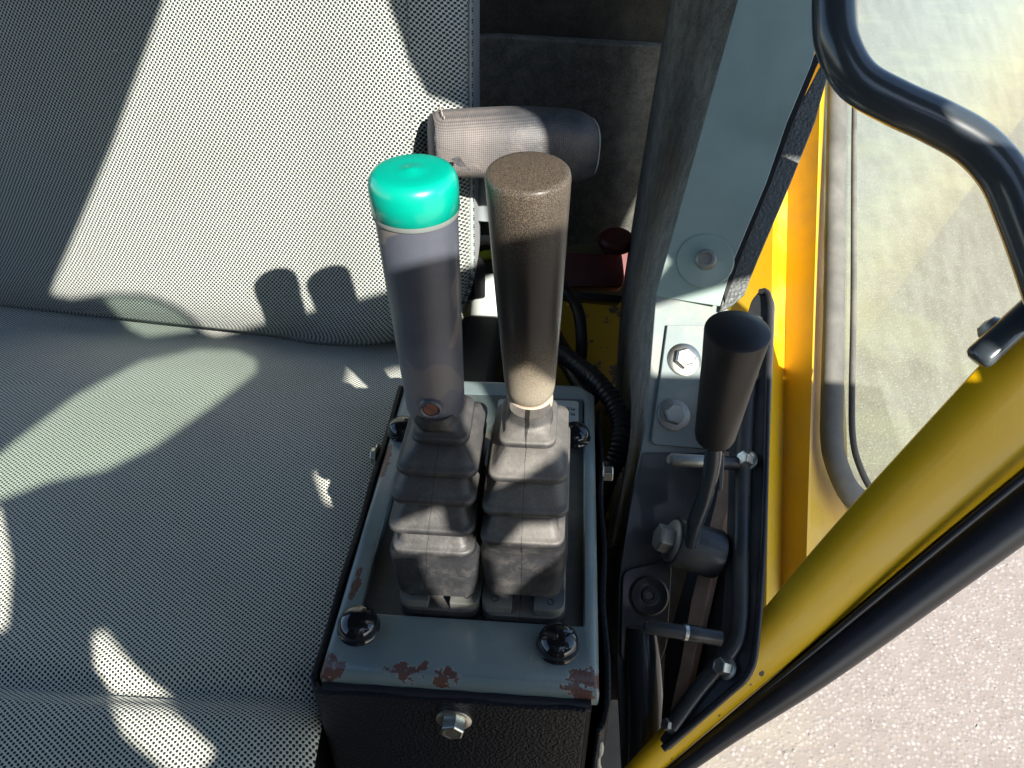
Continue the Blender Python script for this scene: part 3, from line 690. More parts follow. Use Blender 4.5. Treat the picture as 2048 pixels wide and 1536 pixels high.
# direction of the screw seen on the front of the grip
sd = (Vector((.05, -1, 0)) - axL * Vector((.05, -1, 0)).dot(axL)).normalized(); sb = axp + sd * (r0 - .0006)
scr = obj('screw', lathe(bmesh.new(), sb, sd, [(0, 0), (.0040, 0), (.0040, .0016), (.0036, .0021), (0, .0021)], 28), M['rusty_screw'], gl)
obj('washer', lathe(bmesh.new(), sb, sd, [(.0041, .0), (.0041, .0024), (.0047, .0029), (.0057, .0022), (.0061, 0)], 32), worn_grip('grip_boss'), gl)
x_, y_ = frame_of(sd); dd = (x_ * .7 + y_ * -.7).normalized()
obj('slot', tube(bmesh.new(), [sb + sd * .0021 - dd * .0034, sb + sd * .0021 + dd * .0034], .0004, 6), M['matt_black'], scr)
obj('stem', tube(bmesh.new(), [gbL - axL * .02, gbL + axL * .004], .0098, 20), M['matt_black'], levL)

gbR = onz(1060, 788, Z0 + .126); gtR = A(1056, 342, .000201)
lipsR = [(893, .112, 994, 1112, .038), (962, .0985, 973, 1135, .060), (1030, .083, 961, 1137, .072), (1090, .068, 957, 1130, .076)]
a, b, y = bx(957, 1133, 1150, .034); a2, b2, y2 = bx(962, 1126, 1238, .004)
levR, bootR, axR, GRn = lever('right control lever with speckled brown and black grip and bare flat top', lipsR, (a, b, y, .078, .0150, .050), (a2 - .001, b2 + .001, y2 + .0015), nR, gbR, gtR, 0, 0, None, None, mbR)
r0, r1 = .0128, .0176
GB = GRn
obj('grip', lathe(bmesh.new(), gbR, axR, [(0, 0), (r0 * .55, .0), (r0 * .82, .0012), (r0 * .96, .0040), (r0, .008), (r0 + (r1 - r0) * .5, GB * .45), (r1 * .985, GB - .010), (r1, GB - .0028), (r1 * .975, GB - .0008), (r1 * .93, GB), (r1 * .85, GB + .0002), (r1 * .45, GB + .0007), (0, GB + .0009)], 72), speckle_grip('speckled_grip'), levR, angle=60)
obj('collar', lathe(bmesh.new(), gbR - axR * .006, axR, [(.0105, 0), (.0118, .001), (.0120, .004), (.0105, .0062), (0, .0062)], 32), simple('pale_dusty_collar', (.38, .31, .24), .9, bump=.4, scale=200), levR)
obj('stem', tube(bmesh.new(), [gbR - axR * .02, gbR + axR * .002], .0095, 20), M['matt_black'], levR)

# ------------------------------------------------------------------ cab pillar at the right: upper sheet, bent lower sheet, bolted plate
pil = thing('cab_pillar', A(1350, 1000, .00036) - Vector((0, 0, .1)), 'grey-green painted cab pillar with bolted plate beside the console', 'pillar')
PU = plane3(A(1480, 0, .00039), A(1315, 590, .000372), A(1625, 0, .000385))
PLp = plane3(A(1315, 590, .000372), A(1450, 600, .000374), A(1235, 1330, .000335))
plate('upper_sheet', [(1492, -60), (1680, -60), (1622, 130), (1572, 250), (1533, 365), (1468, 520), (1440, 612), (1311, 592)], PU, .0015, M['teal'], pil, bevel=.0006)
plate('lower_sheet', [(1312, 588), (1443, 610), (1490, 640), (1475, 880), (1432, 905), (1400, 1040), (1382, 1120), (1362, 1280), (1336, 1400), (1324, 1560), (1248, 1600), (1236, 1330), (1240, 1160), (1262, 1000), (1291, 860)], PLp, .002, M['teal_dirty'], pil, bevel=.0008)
plate('lower_dark_sheet', [(1286, 905, 6), (1436, 905), (1402, 1040), (1386, 1120), (1366, 1280), (1338, 1400), (1326, 1562), (1246, 1604), (1233, 1330), (1237, 1160), (1259, 1010, 30)], (PLp[0] + PLp[1] * .0022, PLp[1]), .002, M['dark_steel'], pil, bevel=.001)  # darker sheet over the lower part of the pillar
PB = (PLp[0] + PLp[1] * .0035, PLp[1])
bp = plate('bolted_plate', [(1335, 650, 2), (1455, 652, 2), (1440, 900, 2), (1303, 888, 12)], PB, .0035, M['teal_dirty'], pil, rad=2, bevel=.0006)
bolt(bp, onpl(1368, 720, PB), PLp[1], .0082, M['zinc'], wr=1.5, rot=.2); bolt(bp, onpl(1347, 830, PB), PLp[1], .0078, M['dull_steel'], wr=1.5, rot=.7)
wc = onpl(1411, 522, PU); us = obj('round_washer', lathe(bmesh.new(), wc, PU[1], [(0, 0), (.0205, 0), (.0208, .0008), (.0200, .0016), (.012, .0020), (.0100, .0028), (0, .0028)], 48), M['teal'], pil)
obj('rivet', lathe(bmesh.new(), wc + PU[1] * .002, PU[1], [(0, 0), (.0082, 0), (.0080, .002), (.0062, .0045), (.0045, .0046), (.0038, .0030), (0, .0030)], 32), M['dull_steel'], us)
trim = plate('trim_strip', [(1700, 20), (1662, 130), (1630, 245), (1582, 365), (1516, 520), (1499, 562), (1490, 588), (1466, 610), (1439, 624), (1452, 560), (1536, 330)], (PU[0] - PU[1] * .004, PU[1]), .004, M['trim_black'], pil, bevel=.001)
plate('trim_edge', [(1622, 120), (1700, 0), (1634, 132), (1585, 250), (1543, 365), (1480, 520), (1450, 606), (1446, 575)], (PU[0] - PU[1] * .0026, PU[1]), .004, M['matt_black'], pil, bevel=.0004)
bc = onpl(1293, 1190, PLp)
lb = obj('lug', prism(bmesh.new(), [onpl(q.x, q.y, (PLp[0] + PLp[1] * .006, PLp[1])) for q in round_poly([(1245, 1140), (1345, 1120), (1335, 1290), (1320, 1330), (1240, 1325)], 22)], -PLp[1] * .006), M['dark_steel'], pil, bevel=.001)
obj('dished_washer', lathe(bmesh.new(), bc + PLp[1] * .006, PLp[1], [(0, .001), (.0128, 0), (.0132, .0028), (.0120, .0036), (.0085, .0016), (.0055, .0014), (.0050, .0034), (.0030, .0038), (.0026, .0022), (0, .0022)], 40), M['dark_steel'], lb)
# thick lower tube
tag(obj('lever_tube', tube(bmesh.new(), smooth_path([A(1284, 1255, .000333), A(1287, 1330, .00033), A(1291, 1430, .000326), A(1290, 1600, .00032)]), [.0095 + .0022 * min(1, i / 6) for i in range(19)], 28), M['black_gloss']), 'thick glossy black tube running down below the dished washer', 'tube')
# felt liner strip on the left of the pillar
tagd = lambda o, *k: tag(o, *k)
def ruled(name, L, mat, parent=None, th=.003, sub=8):
    """L: list of rows, each a list of 3-D points"""
    bm = bmesh.new(); rows = [[bm.verts.new(p) for p in smooth_path(r, sub)] for r in L]
    for a, b in zip(rows, rows[1:]):
        for i in range(len(a) - 1): bm.faces.new((a[i], a[i + 1], b[i + 1], b[i]))
    bm.normal_update(); s = sum(f.normal.dot(CAMP - f.calc_center_median()) for f in bm.faces)
    if s < 0: bmesh.ops.reverse_faces(bm, faces=bm.faces)
    c = Vector((0, 0, 0))
    for v in bm.verts: c += v.co
    c /= len(bm.verts); bmesh.ops.translate(bm, verts=bm.verts, vec=-c); me = bpy.data.meshes.new(name); bm.to_mesh(me); bm.free(); me.materials.append(mat)
    o = bpy.data.objects.new(name, me); COL.objects.link(o); o.location = c - (wloc(parent) if parent else Vector()); o.parent = parent
    for p in me.polygons: p.use_smooth = True
    m = o.modifiers.new('t', 'SOLIDIFY'); m.thickness = th; m.offset = -1
    return o
fl_ = ruled('felt_liner', [
    [A(1505, -80, .000400), A(1482, 0, .000400), A(1400, 290, .000390), A(1318, 585, .00038), A(1292, 860, .000368), A(1243, 1150, .000352), A(1236, 1400, .00034)],
    [A(1440, -80, .000440), A(1425, 0, .00044), A(1365, 290, .000440), A(1290, 585, .00044), A(1268, 860, .000430), A(1225, 1150, .00041), A(1215, 1400, .0004)],
    [A(1370, -80, .000500), A(1355, 0, .00051), A(1310, 290, .000540), A(1262, 585, .00056), A(1240, 860, .000540), A(1212, 1150, .0005), A(1200, 1400, .00048)],
    [A(1350, -80, .000530), A(1338, 0, .00054), A(1290, 290, .000600), A(1245, 585, .00066), A(1225, 860, .000620), A(1200, 1150, .00056), A(1190, 1400, .00054)]], M['felt_brown'])
tag(fl_, 'speckled brown felt lining curving back behind the grey pillar', 'felt lining')
rw = thing('rear_wall', A(1150, 250, .00062), 'dark felt covered rear wall of the cab behind the seat', 'cab wall')
RP = plane3(A(1340, 0, .00056), A(1270, 450, .00066), A(960, 0, .00055))
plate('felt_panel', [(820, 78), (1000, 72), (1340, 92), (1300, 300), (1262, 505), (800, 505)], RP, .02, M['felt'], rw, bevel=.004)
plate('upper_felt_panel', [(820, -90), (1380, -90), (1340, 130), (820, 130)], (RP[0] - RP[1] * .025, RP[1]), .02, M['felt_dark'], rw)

# ------------------------------------------------------------------ space behind the console
ZS = 1.55 - .62
sh = thing('rear_shelf', Vector((.1, .9, ZS)), 'worn yellow metal shelf behind the console, paint gone in places', 'shelf')
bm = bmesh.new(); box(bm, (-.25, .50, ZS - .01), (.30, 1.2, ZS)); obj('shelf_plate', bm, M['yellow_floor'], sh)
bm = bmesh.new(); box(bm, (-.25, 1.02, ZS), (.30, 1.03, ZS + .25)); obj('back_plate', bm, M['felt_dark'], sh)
# red latch
red = thing('red_box', A(1190, 560, .00066), 'dark red plastic block with round turret on the yellow shelf', 'plastic block')
RB = plane3(A(1125, 590, .00066), A(1250, 590, .00066), A(1190, 500, .00066) + Vector((0, .004, 0)))
plate('body', [(1100, 505, 4), (1215, 508, 6), (1212, 478, 4), (1262, 478, 4), (1246, 575, 10), (1100, 572, 4)], RB, .035, M['red'], red, rad=5, bevel=.004)
obj('turret', lathe(bmesh.new(), A(1232, 490, .00064), Vector((0, -.15, 1)), [(0, 0), (.021, 0), (.0225, .003), (.0225, .010), (.019, .014), (0, .0145)], 32), M['red'], red)
plate('plinth', [(1095, 575), (1246, 592), (1240, 606), (1095, 592)], (RB[0] + RB[1] * .001, RB[1]), .03, M['matt_black'], red)
plate('olive_cover', [(1120, 470, 6), (1205, 476, 6), (1203, 520, 4), (1120, 518, 4)], (RB[0] - RB[1] * .006, RB[1]), .01, simple('olive_plastic', (.10, .085, .035), .7), red, rad=4)
# hoses
def hose(name, pts, r, mat, label, cat, rib=0, n=7):
    P = smooth_path([A(*p) for p in pts], n); rr = [r * (1 + (rib * (i % 2))) for i in range(len(P))]
    return tag(obj(name, tube(bmesh.new(), P, rr, 12), mat), label, cat)
hose('cable', [(1110, 560, .00058), (1135, 585, .00056), (1157, 625, .00055), (1163, 690, .00055), (1158, 760, .00056), (1150, 830, .0006)], .0065, M['black_rubber'], 'thin black cable arching down past the red block', 'cable')
hose('corrugated_hose', [(1100, 690, .00052), (1155, 730, .0005), (1205, 775, .00048), (1240, 835, .000465), (1238, 900, .000455), (1210, 965, .00046), (1195, 1020, .0005)], .0085, M['black_rubber'], 'ribbed black hose curling round the rear corner of the console', 'hose', rib=.14, n=14)
hose('pipe', [(1080, 600, .00060), (1110, 680, .00056), (1150, 745, .00052), (1180, 800, .0005)], .011, M['black_rubber'], 'dark bent pipe under the cable behind the console', 'pipe')
BG = plane3(A(960, 520, .00058), A(1010, 520, .00058), A(985, 700, .00056))
bag = obj('cloth_bag', lathe(bmesh.new(), A(985, 720, .00056), Vector((.0, .15, 1)), [(0, 0), (.022, .0), (.026, .02), (.026, .06), (.022, .085), (.013, .098), (0, .102)], 20), M['grey_bag'])
tag(bag, 'pale grey cloth bundle standing between seat and console', 'bag')
tag(plate('plastic_bracket', [(915, 510, 6), (940, 512, 8), (950, 530, 8), (950, 600, 6), (905, 600, 4)], plane3(A(920, 510, .00050), A(950, 600, .00050), A(900, 600, .00051)), .02, M['matt_black'], rad=5, bevel=.002), 'black plastic bracket beside the seat edge above the cloth bundle', 'bracket')
tag(obj('strap_loop', tube(bmesh.new(), smooth_path([A(940, 520, .00062), A(945, 495, .00062), A(965, 480, .00062), A(990, 485, .00062), A(1000, 505, .00062)]), .006, 10), M['edge_pale']), 'pale strap loop above the cloth bundle', 'strap')
tag(obj('yellow_ring', tube(bmesh.new(), smooth_path([A(945, 525, .00061), A(965, 512, .00061), A(990, 510, .00061), A(1010, 520, .00061)]), .006, 10), simple('lime_plastic', (.40, .42, .01), .5)), 'lime yellow band behind the speckled lever grip', 'band')
# seat slide seen as a dark mass under the backrest
tag(obj('seat_frame_side', box(bmesh.new(), (-.10, .50, Z0 - .28), (-.055, .66, Z0 - .05)), M['matt_black'], bevel=.01), 'black seat frame in the gap behind the green capped lever', 'seat frame')

# ------------------------------------------------------------------ small side lever
sl = thing('side_lever', A(1385, 1090, .00033), 'short side lever with plain matt black knob in front of the bolted plate', 'lever')
kb = A(1428, 878, .00029); kt = A(1475, 662, .000252); ka = (kt - kb).normalized(); KL = (kt - kb).length
obj('knob', lathe(bmesh.new(), kb, ka, [(0, 0), (.0085, 0), (.0108, .0015), (.0117, .005), (.0150, KL * .75), (.0165, KL - .001), (.0164, KL), (.0150, KL + .0011), (.009, KL + .0024), (0, KL + .003)], 64), M['matt_black'], sl, angle=30)
obj('shaft', tube(bmesh.new(), smooth_path([A(1428, 880, .00029), A(1424, 930, .000296), A(1410, 990, .000304), A(1392, 1040, .00031), A(1380, 1085, .000315)]), [.0066, .0068] * 12 + [.0068], 18, flat=.75), M['black_gloss'], sl)
obj('web', prism(bmesh.new(), [A(*q, .000298) for q in ((1436, 905), (1449, 905), (1446, 980), (1437, 986))], A(1440, 940, .000312) - A(1440, 940, .000298)), M['dark_steel'], sl, bevel=.0008)
ha = A(1345, 1082, .000322); hb = A(1432, 1108, .000325); hx = (hb - ha).normalized()
hub = obj('hub', lathe(bmesh.new(), ha, hx, [(0, 0), (.0152, 0), (.0160, .001), (.0160, (hb - ha).length), (0, (hb - ha).length)], 40), M['dark_steel'], sl)
bolt(hub, ha, -hx, .0092, M['dull_steel'], h=.011, wr=1.5, rot=.5)

# ------------------------------------------------------------------ black bracket plate with ridge behind the side lever
LP = plane3(A(1530, 600, .00037), A(1515, 1270, .000297), A(1335, 1490, .000295))
br = thing('lever_bracket', A(1450, 1300, .00034), 'black pressed bracket with raised edge behind the side lever', 'bracket')
plate('pressed_plate', [(1502, 600, 10), (1530, 568, 16), (1548, 600, 14), (1540, 800), (1530, 1100), (1516, 1290, 20), (1498, 1357, 18), (1334, 1500, 4), (1318, 1478, 4), (1405, 1350, 20), (1438, 1290, 20), (1452, 1100), (1457, 900), (1474, 700)], LP, .004, M['dark_steel'], br, rad=.6, bevel=.0015)
lift = LP[1] * .002
obj('raised_edge', tube(bmesh.new(), [p + lift for p in smooth_path([onpl(*q, LP) for q in ((1513, 640), (1497, 800), (1488, 960), (1484, 1120), (1481, 1250), (1462, 1305), (1400, 1380), (1345, 1455))])], .0052, 14, flat=.8), M['dark_steel'], br)
obj('rubber_gasket', tube(bmesh.new(), [p + lift * .6 for p in smooth_path([onpl(*q, LP) for q in ((1520, 585), (1537, 590), (1541, 640), (1536, 800), (1532, 960), (1526, 1120), (1515, 1270), (1500, 1345), (1450, 1395), (1328, 1498))])], .0022, 10), M['black_rubber'], br)
for q in ((1500, 925), (1456, 1338)): bolt(br, onpl(*q, LP) + lift, (LP[1] + Vector((-.55, 0, 0))).normalized(), .0052, M['zinc'], h=.008, wr=1.3)
for q in ((1345, 1452),): bolt(br, onpl(*q, LP) + lift, (LP[1] + Vector((-.55, 0, 0))).normalized(), .0035, M['dull_steel'], h=.006, wr=1.3)
bb = plate('board_edge', [(1448, 900), (1462, 905), (1456, 1010), (1425, 1150), (1400, 1260), (1376, 1370), (1345, 1450), (1338, 1430), (1360, 1330), (1382, 1200), (1402, 1120), (1432, 1000)], (LP[0] - LP[1] * .006, LP[1]), .01, M['brown_board'], br, bevel=.0008)
plate('backing', [(1440, 870), (1500, 880), (1520, 1250), (1340, 1520), (1318, 1500), (1330, 1300), (1400, 1050)], (LP[0] - LP[1] * .018, LP[1]), .003, M['matt_black'], br)
for a, b, m_ in (((1337, 919, .000322), (1440, 925, .00033), 0), ((1289, 1252, .000290), (1388, 1268, .000291), 0)):
    P0, P1 = A(*a), A(*b); d = (P1 - P0).normalized(); L_ = (P1 - P0).length
    pn = thing('spring_pin', P0, 'blunt dark steel pin sticking out %s' % ('above the hub, behind the side lever shaft' if a[1] < 1000 else 'below the hub, over the brown board edge'), 'pin', 'steel pins of the bracket')
    obj('rod', lathe(bmesh.new(), P0, d, [(0, 0), (.0026, 0), (.0042, .0022), (.0043, L_)], 24), M['dull_steel'] if a[1] < 1000 else M['dark_steel'], pn)
    obj('sleeve', lathe(bmesh.new(), P1, d, [(0, -.004), (.0050, -.004), (.0052, .002), (.0046, .004), (.0046, .016), (0, .016)], 20), M['black_rubber'], pn)
    if a[1] > 1000: obj('clip', lathe(bmesh.new(), P0 + d * L_ * .78, d, [(.0044, 0), (.0049, .0004), (.0049, .0032), (.0044, .0036)], 24), M['zinc'], pn)
# dark mass under the pillar
tag(obj('floor_well', box(bmesh.new(), (.035, .10, Z0 - .45), (.085, .60, Z0 - .40)), M['felt_dark']), 'dark dusty floor in the gap right of the console', 'floor')
tag(plate('trunking', [(1205, 1100), (1255, 1080), (1262, 1620), (1195, 1620)], plane3(A(1205, 1100, .00040), A(1255, 1100, .00040), A(1230, 1600, .00037)), .02, simple('dusty_grey_floor', (.11, .10, .09), .9, dust=.4)), 'dusty grey sill strip between the console and the thick black tube', 'sill')

# ------------------------------------------------------------------ yellow cab side with sealed window
cs = thing('window_wall', A(1600, 900, .0005), 'yellow folded cab side with sealed window looking onto the yard', 'cab side')
cols_t = [(1490, .000600), (1552, .000578), (1579, .000600), (1642, .000568), (1650, .000576), (1664, .00063)]   # at py 150
cols_b = [(1430, .000450), (1534, .000432), (1562, .000452), (1612, .000436), (1616, .000444), (1705, .000505)]   # at py 1150
rowsY = []
for t in [i / 8 for i in range(9)]:
    row = []
    for a, b in zip(cols_t, cols_b):
        pxe = b[0]; te = (1235 - (pxe - 1520) * 1.2 + 45 - 150) / 1000; tt = -.15 + t * (te + .15)
        row.append(A(a[0] + (b[0] - a[0]) * tt, 150 + 1000 * tt, a[1] + (b[1] - a[1]) * tt))
    rowsY.append(row)
bm = bmesh.new(); vv = [[bm.verts.new(p) for p in r] for r in rowsY]
for a, b in zip(vv, vv[1:]):
    for i in range(len(a) - 1): bm.faces.new((a[i], a[i + 1], b[i + 1], b[i]))
bmesh.ops.recalc_face_normals(bm, faces=bm.faces)
s = sum(f.normal.dot(CAMP - f.calc_center_median()) for f in bm.faces)
if s < 0: bmesh.ops.reverse_faces(bm, faces=bm.faces)
o = obj_keep('side_panel', bm, M['yellow_dusty'], cs, solid=.002); 
for p in o.data.polygons: p.use_smooth = False
m_ = o.modifiers.new('bevel', 'BEVEL'); m_.width = .0018; m_.segments = 3; m_.limit_method = 'ANGLE'; m_.angle_limit = R(12)
ga = A(1690, 1010, .00047); gx = (A(1690, 100, .00060) - ga).normalized(); gt_ = (Vector((1, 0, 0)) - gx * gx.x).normalized(); g2 = gx.cross(gt_)
GN = gx.cross(gt_ * math.cos(R(42)) + g2 * math.sin(R(42))).normalized()                       # the pane leans outwards
if GN.dot(CAMP - ga) < 0: GN = -GN
GP = (ga, GN)
sealp = [onpl(*q, GP) for q in ((1680, -90), (1676, 60), (1672, 300), (1668, 600), (1664, 800), (1664, 880), (1674, 930), (1700, 985), (1740, 1015), (1800, 1030))]
seal = obj('window_seal', tube(bmesh.new(), smooth_path(sealp), .0135, 18, flat=.7, up=GP[1]), M['grey_rubber'], cs)
seal2 = obj('seal_lip', tube(bmesh.new(), smooth_path([p + GP[1] * .006 for p in [onpl(*q, GP) for q in ((1706, -90), (1702, 60), (1698, 300), (1696, 600), (1692, 800), (1694, 880), (1706, 930), (1730, 978), (1760, 1000))]]), .0032, 10), M['grey_rubber'], seal)
gl_ = [onpl(*q, GP) for q in ((1660, -120), (1650, 900), (1700, 1020), (1800, 1020), (2150, 640), (2150, -120))]
bm = bmesh.new(); vs = [bm.verts.new(p - GP[1] * .004) for p in gl_]; bm.faces.new(vs); gob = obj('window_glass', bm, M['glass'], cs, smooth=False)
if gob.data.polygons[0].normal.dot(GN) < 0: gob.data.flip_normals()

# ------------------------------------------------------------------ yellow door beam running out to the right
dr = thing('cab_door', A(1700, 1150, .00031), 'yellow door edge with thick black rubber, slanting from the bracket to the right', 'door')
# stations from far right to bottom left: sections of (px, py, s)
st_ = [
    [(2250, 410, 0.000322), (2251, 415, 0.000312), (2274, 572, 0.000312), (2290, 680, 0.000312), (2298, 735, 0.000315), (2300, 747, 0.000325)],
    [(2048, 632, 0.000320), (2049, 636, 0.000310), (2071, 763, 0.000310), (2086, 850, 0.000310), (2093, 895, 0.000313), (2095, 905, 0.000323)],
    [(1694, 1021, 0.000317), (1696, 1023, 0.000307), (1742, 1083, 0.000307), (1775, 1124, 0.000307), (1791, 1145, 0.000310), (1795, 1150, 0.000320)],
    [(1520, 1226, 0.000314), (1521, 1227, 0.000304), (1562, 1264, 0.000304), (1590, 1290, 0.000304), (1605, 1303, 0.000307), (1608, 1306, 0.000317)],
    [(1400, 1368, 0.000313), (1401, 1369, 0.000303), (1423, 1402, 0.000303), (1438, 1424, 0.000303), (1446, 1436, 0.000306), (1448, 1438, 0.000316)],
    [(1240, 1545, 0.000312), (1241, 1545, 0.000302), (1269, 1555, 0.000302), (1288, 1561, 0.000302), (1298, 1564, 0.000305), (1300, 1565, 0.000315)]]
ln = [[A(*st_[j][i]) for j in range(len(st_))] for i in range(6)]
ruled('door_rail', ln, M['yellow'], dr, th=.0012, sub=6)
def edge(i, off): return [A(*st_[j][i]) + off for j in range(len(st_))]
rub = []
offs = [(2320, 790, .000316), (2128, 948, .000314), (1822, 1184, .000311), (1629, 1333, .000307), (1461, 1455, .000305), (1307, 1572, .000303)]
rad = [.0178, .0178, .0142, .0111, .0070, .0042]
P = smooth_path([A(*q) - Vector((0, 0, .004)) for q in offs], 8)
rr = []
for i in range(len(P)):
    t = i / 8; k = min(int(t), 4); rr.append(rad[k] + (rad[k + 1] - rad[k]) * (t - k))
obj('rubber_edge', tube(bmesh.new(), P, rr, 28), M['black_rubber'], dr)
P2 = smooth_path([A(st_[i][5][0] + 5, st_[i][5][1] + 6, .000306) for i, q in enumerate(offs)], 8)
obj('rubber_lip', tube(bmesh.new(), P2, [r_ * .17 for r_ in rr], 10), M['black_rubber'], dr)
P3 = smooth_path([A(q[0] + r_ / q[2] * .60, q[1] + r_ / q[2] * .80, q[2] * 1.03) for q, r_ in zip(offs, rad)], 8)
obj('pale_lip', tube(bmesh.new(), P3, .0018, 10), M['edge_pale'], dr)
# handle on the door's inner edge
hd = obj('door_handle', tube(bmesh.new(), smooth_path([A(1950, 722, .000304), A(1975, 700, .000303), A(2010, 668, .000303), A(2060, 622, .000304), A(2140, 548, .000306)]), [.0052, .0078, .0085, .0088] + [.0088] * 21, 20, flat=.75), M['black_gloss'], dr)
obj('handle_stay', lathe(bmesh.new(), A(1990, 665, .000310), Vector((-.4, .4, .3)), [(0, 0), (.0085, 0), (.0085, .004), (.006, .008), (0, .009)], 24), M['dull_steel'], dr)

# ------------------------------------------------------------------ grab bar
gb_ = [(1672, -140, .000300), (1671, -60, .000300), (1668, 20, .000300), (1676, 90, .000300), (1715, 160, .000300), (1790, 205, .000299), (1870, 242, .000298), (1950, 288, .000297), (2008, 352, .000296), (2045, 435, .000295), (2080, 530, .000294), (2120, 650, .000292)]
tag(obj('grab_bar', tube(bmesh.new(), smooth_path([A(*q) for q in gb_]), [.0124 + .0016 * (i / 66) for i in range(67)], 32), M['black_gloss']), 'bent glossy dark grab bar crossing the window at upper right', 'grab bar')
# ------------------------------------------------------------------ unseen plate added behind and right of the camera, cut to shape sun and shade
sa = SUN_DIR.cross(Vector((0, 0, 1))).normalized(); sb_ = sa.cross(SUN_DIR)
def FP(s_, t_, w_=.30): return CAMP + sa * s_ + sb_ * (t_ - 1.3016) - SUN_DIR * w_
HOLES = [  # openings shaped to throw the wanted sun patches
 [(.13, 1.66), (.086, 1.583), (.016, 1.500), (-.070, 1.412), (-.082, 1.398), (-.063, 1.388), (-.040, 1.384), (-.021, 1.379), (.000, 1.371), (.012, 1.363), (.026, 1.350), (.036, 1.336), (.043, 1.320), (.052, 1.314), (.11, 1.313), (.17, 1.311), (.24, 1.312), (.312, 1.315), (.312, 1.410), (.305, 1.432), (.285, 1.446), (.252, 1.455), (.240, 1.480), (.232, 1.520), (.228, 1.66)],
 [(.121, 1.196), (.122, 1.235), (.135, 1.247), (.148, 1.258), (.156, 1.250), (.165, 1.243), (.185, 1.243), (.212, 1.222), (.207, 1.205), (.185, 1.178), (.178, 1.172), (.176, 1.190), (.166, 1.205), (.150, 1.203), (.135, 1.198)],
 [(.070, 1.172), (.072, 1.192), (.102, 1.195), (.100, 1.182), (.115, 1.170), (.118, 1.166), (.134, 1.176), (.169, 1.167), (.158, 1.153), (.138, 1.137), (.129, 1.124), (.1235, 1.130), (.121, 1.155), (.1170, 1.158), (.116, 1.148), (.109, 1.127), (.096, 1.128), (.089, 1.150), (.086, 1.168)],
 [(-.093, 1.152), (-.085, 1.151), (-.065, 1.119), (-.040, 1.088), (-.060, 1.080), (-.085, 1.108), (-.094, 1.137)],
 [(-.137, 1.235), (-.133, 1.200), (-.138, 1.168), (-.17, 1.170), (-.17, 1.235)],
 [(.305, 1.200), (.305, 1.247), (.430, 1.250), (.437, 1.158)],
 [(.436, 1.326), (.440, 1.310), (.448, 1.300), (.470, 1.288), (.474, 1.318), (.455, 1.328)],
 [(.296, 1.262), (.300, 1.298), (.345, 1.303), (.352, 1.275), (.325, 1.255)],
]
TINT_CUTS = [
 [(-.150, 1.262), (-.134, 1.270), (-.123, 1.276), (-.077, 1.297), (-.020, 1.311), (.030, 1.308), (.062, 1.297), (.075, 1.284), (.069, 1.273), (.026, 1.258), (-.029, 1.241), (-.067, 1.236), (-.103, 1.240), (-.150, 1.238)],
 [(-.037, 1.3815), (-.021, 1.3775), (.000, 1.3690), (.011, 1.3610), (.025, 1.3480), (.034, 1.334), (.036, 1.325), (-.010, 1.332), (-.023, 1.345)],
]
OUT = [(-.42, .92), (.66, .92), (.66, 1.076), (.529, 1.124), (.500, 1.136), (.503, 1.160), (.545, 1.240), (.585, 1.330), (.62, 1.40), (.66, 1.45), (.66, 1.76), (-.42, 1.76)]
cu = bpy.data.curves.new('f', 'CURVE'); cu.dimensions = '2D'; cu.fill_mode = 'BOTH'; cu.extrude = .006; cu.bevel_depth = .001
for pl_ in [OUT] + HOLES + TINT_CUTS:
    sp = cu.splines.new('POLY'); sp.points.add(len(pl_) - 1); sp.use_cyclic_u = True
    for p_, (a_, b_) in zip(sp.points, pl_): p_.co = (a_, b_ - 1.3016, 0, 1)
tmp = bpy.data.objects.new('f', cu); COL.objects.link(tmp); me = bpy.data.meshes.new_from_object(tmp.evaluated_get(bpy.context.evaluated_depsgraph_get())); bpy.data.objects.remove(tmp)
me.materials.clear(); me.materials.append(M['dark_steel'])
fr = bpy.data.objects.new('shadow_mask_plate', me); COL.objects.link(fr)
me.transform(Matrix((sa, sb_, -SUN_DIR)).transposed().to_4x4()); fr.location = FP(0, 1.3016)
tint = bpy.data.materials.new('light_tint_filter'); tint.use_nodes = True; tt = tint.node_tree; tt.nodes.clear()  # unseen filter added to tint a band of sunlight
to_ = tt.nodes.new('ShaderNodeOutputMaterial'); tb = tt.nodes.new('ShaderNodeBsdfTransparent'); tb.inputs[0].default_value = (.40, .48, .43, 1); tt.links.new(tb.outputs[0], to_.inputs[0])
for pl_ in TINT_CUTS:
    bm = bmesh.new(); bm.faces.new([bm.verts.new(FP(a_, b_)) for a_, b_ in pl_]); obj('light_tint_pane', bm, tint, fr, smooth=False)
tag(fr, 'unseen dark plate added behind the camera, cut to shape sunlight on seat and levers', 'light blocker')


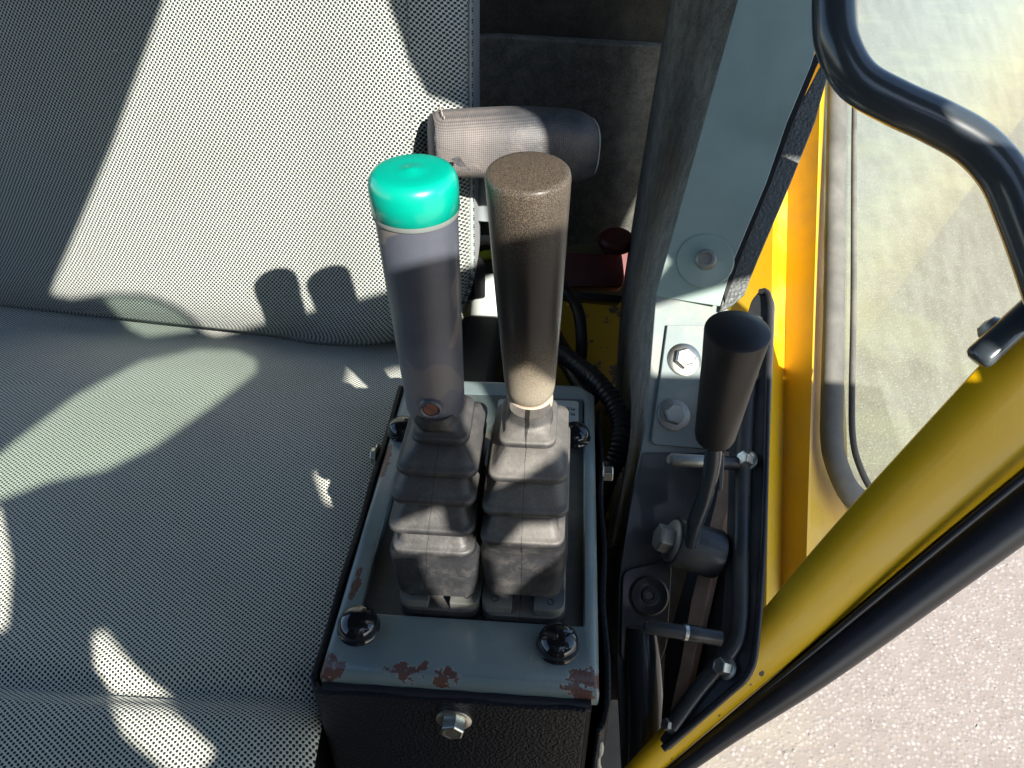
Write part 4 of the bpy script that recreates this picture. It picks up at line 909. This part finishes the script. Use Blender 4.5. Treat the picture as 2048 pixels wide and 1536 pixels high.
tag(obj('sky_block_roof', box(bmesh.new(), (-.95, -.12, 2.10), (.46, 1.15, 2.14)), M['felt_dark'], bevel=.01), 'unseen dark roof panel added above the seat to cut sky light', 'cab roof')  # added out of view to cut sky light from above
tag(obj('sky_block_side', box(bmesh.new(), (-1.0, -.55, .55), (-.96, 1.15, 1.30)), M['dark_steel'], bevel=.01), 'unseen dark side panel added past the seat to cut sky light', 'cab side')  # added out of view to keep sky light off from the left
tag(obj('rear_bulkhead', box(bmesh.new(), (-.95, 1.12, .6), (.30, 1.15, 2.09)), M['felt_dark']), 'dark rear panel of the cab behind the felt', 'cab wall')
tag(obj('ambient_block_front', box(bmesh.new(), (-1.0, -.60, .6), (.02, -.56, 2.12)), M['felt_dark'], bevel=.01), 'unseen dark front panel added behind the camera to cut ambient light', 'cab front')  # added blocker for ambient light from behind the camera

tag(obj('sky_block_strip', box(bmesh.new(), (-.95, -.60, 2.10), (.08, -.152, 2.14)), M['felt_dark'], bevel=.01), 'unseen dark roof strip added behind the camera to cut sky light', 'cab roof')  # added to carry the sky blocking forward over the camera

tag(obj('bounce_block_floor', box(bmesh.new(), (-.95, -.55, .56), (.04, 1.11, .60)), M['felt_dark']), 'unseen dark floor panel added below the seat to cut ground bounce', 'floor')  # added under the seat against light bounced off the ground
tag(obj('front_block_panel', box(bmesh.new(), (.03, -.60, .6), (.50, -.56, 1.62)), M['matt_black'], bevel=.01), 'unseen black panel added behind the camera to darken the lever fronts', 'console')  # added blocker widening the front panel to the right

bm = bmesh.new(); rl = random.Random(11)
for i in range(70):                                                  # lint and grit on the seat
    u, v = rl.random() * .8, rl.random() * .9; p = back_pt(u, v) if i % 2 else cush_pt(u, .2 + .7 * v); d = Vector((rl.uniform(-1, 1), rl.uniform(-1, 1), rl.uniform(-.3, .3))).normalized() * rl.uniform(.001, .0035)
    tube(bm, [p + (BN if i % 2 else Vector((0, 0, 1))) * .0007 - d * .5, p + (BN if i % 2 else Vector((0, 0, 1))) * .0009 + d * .5], rl.uniform(.00015, .0004), 4)
lt = obj('lint', bm, simple('pale_lint', (.5, .48, .42), .9, bump=0), seat); lt['kind'] = 'stuff'
bm = bmesh.new()
for v in range(14, 74):                                              # stitches of the bolster seam
    a = back_pt(.052, v / 90); b = back_pt(.052, (v + .6) / 90); tube(bm, [a + BN * .0006, b + BN * .0006], .0005, 5)
sm_ = obj('stitching', bm, simple('grey_thread', (.16, .18, .18), .9, bump=0), seat); sm_['kind'] = 'stuff'
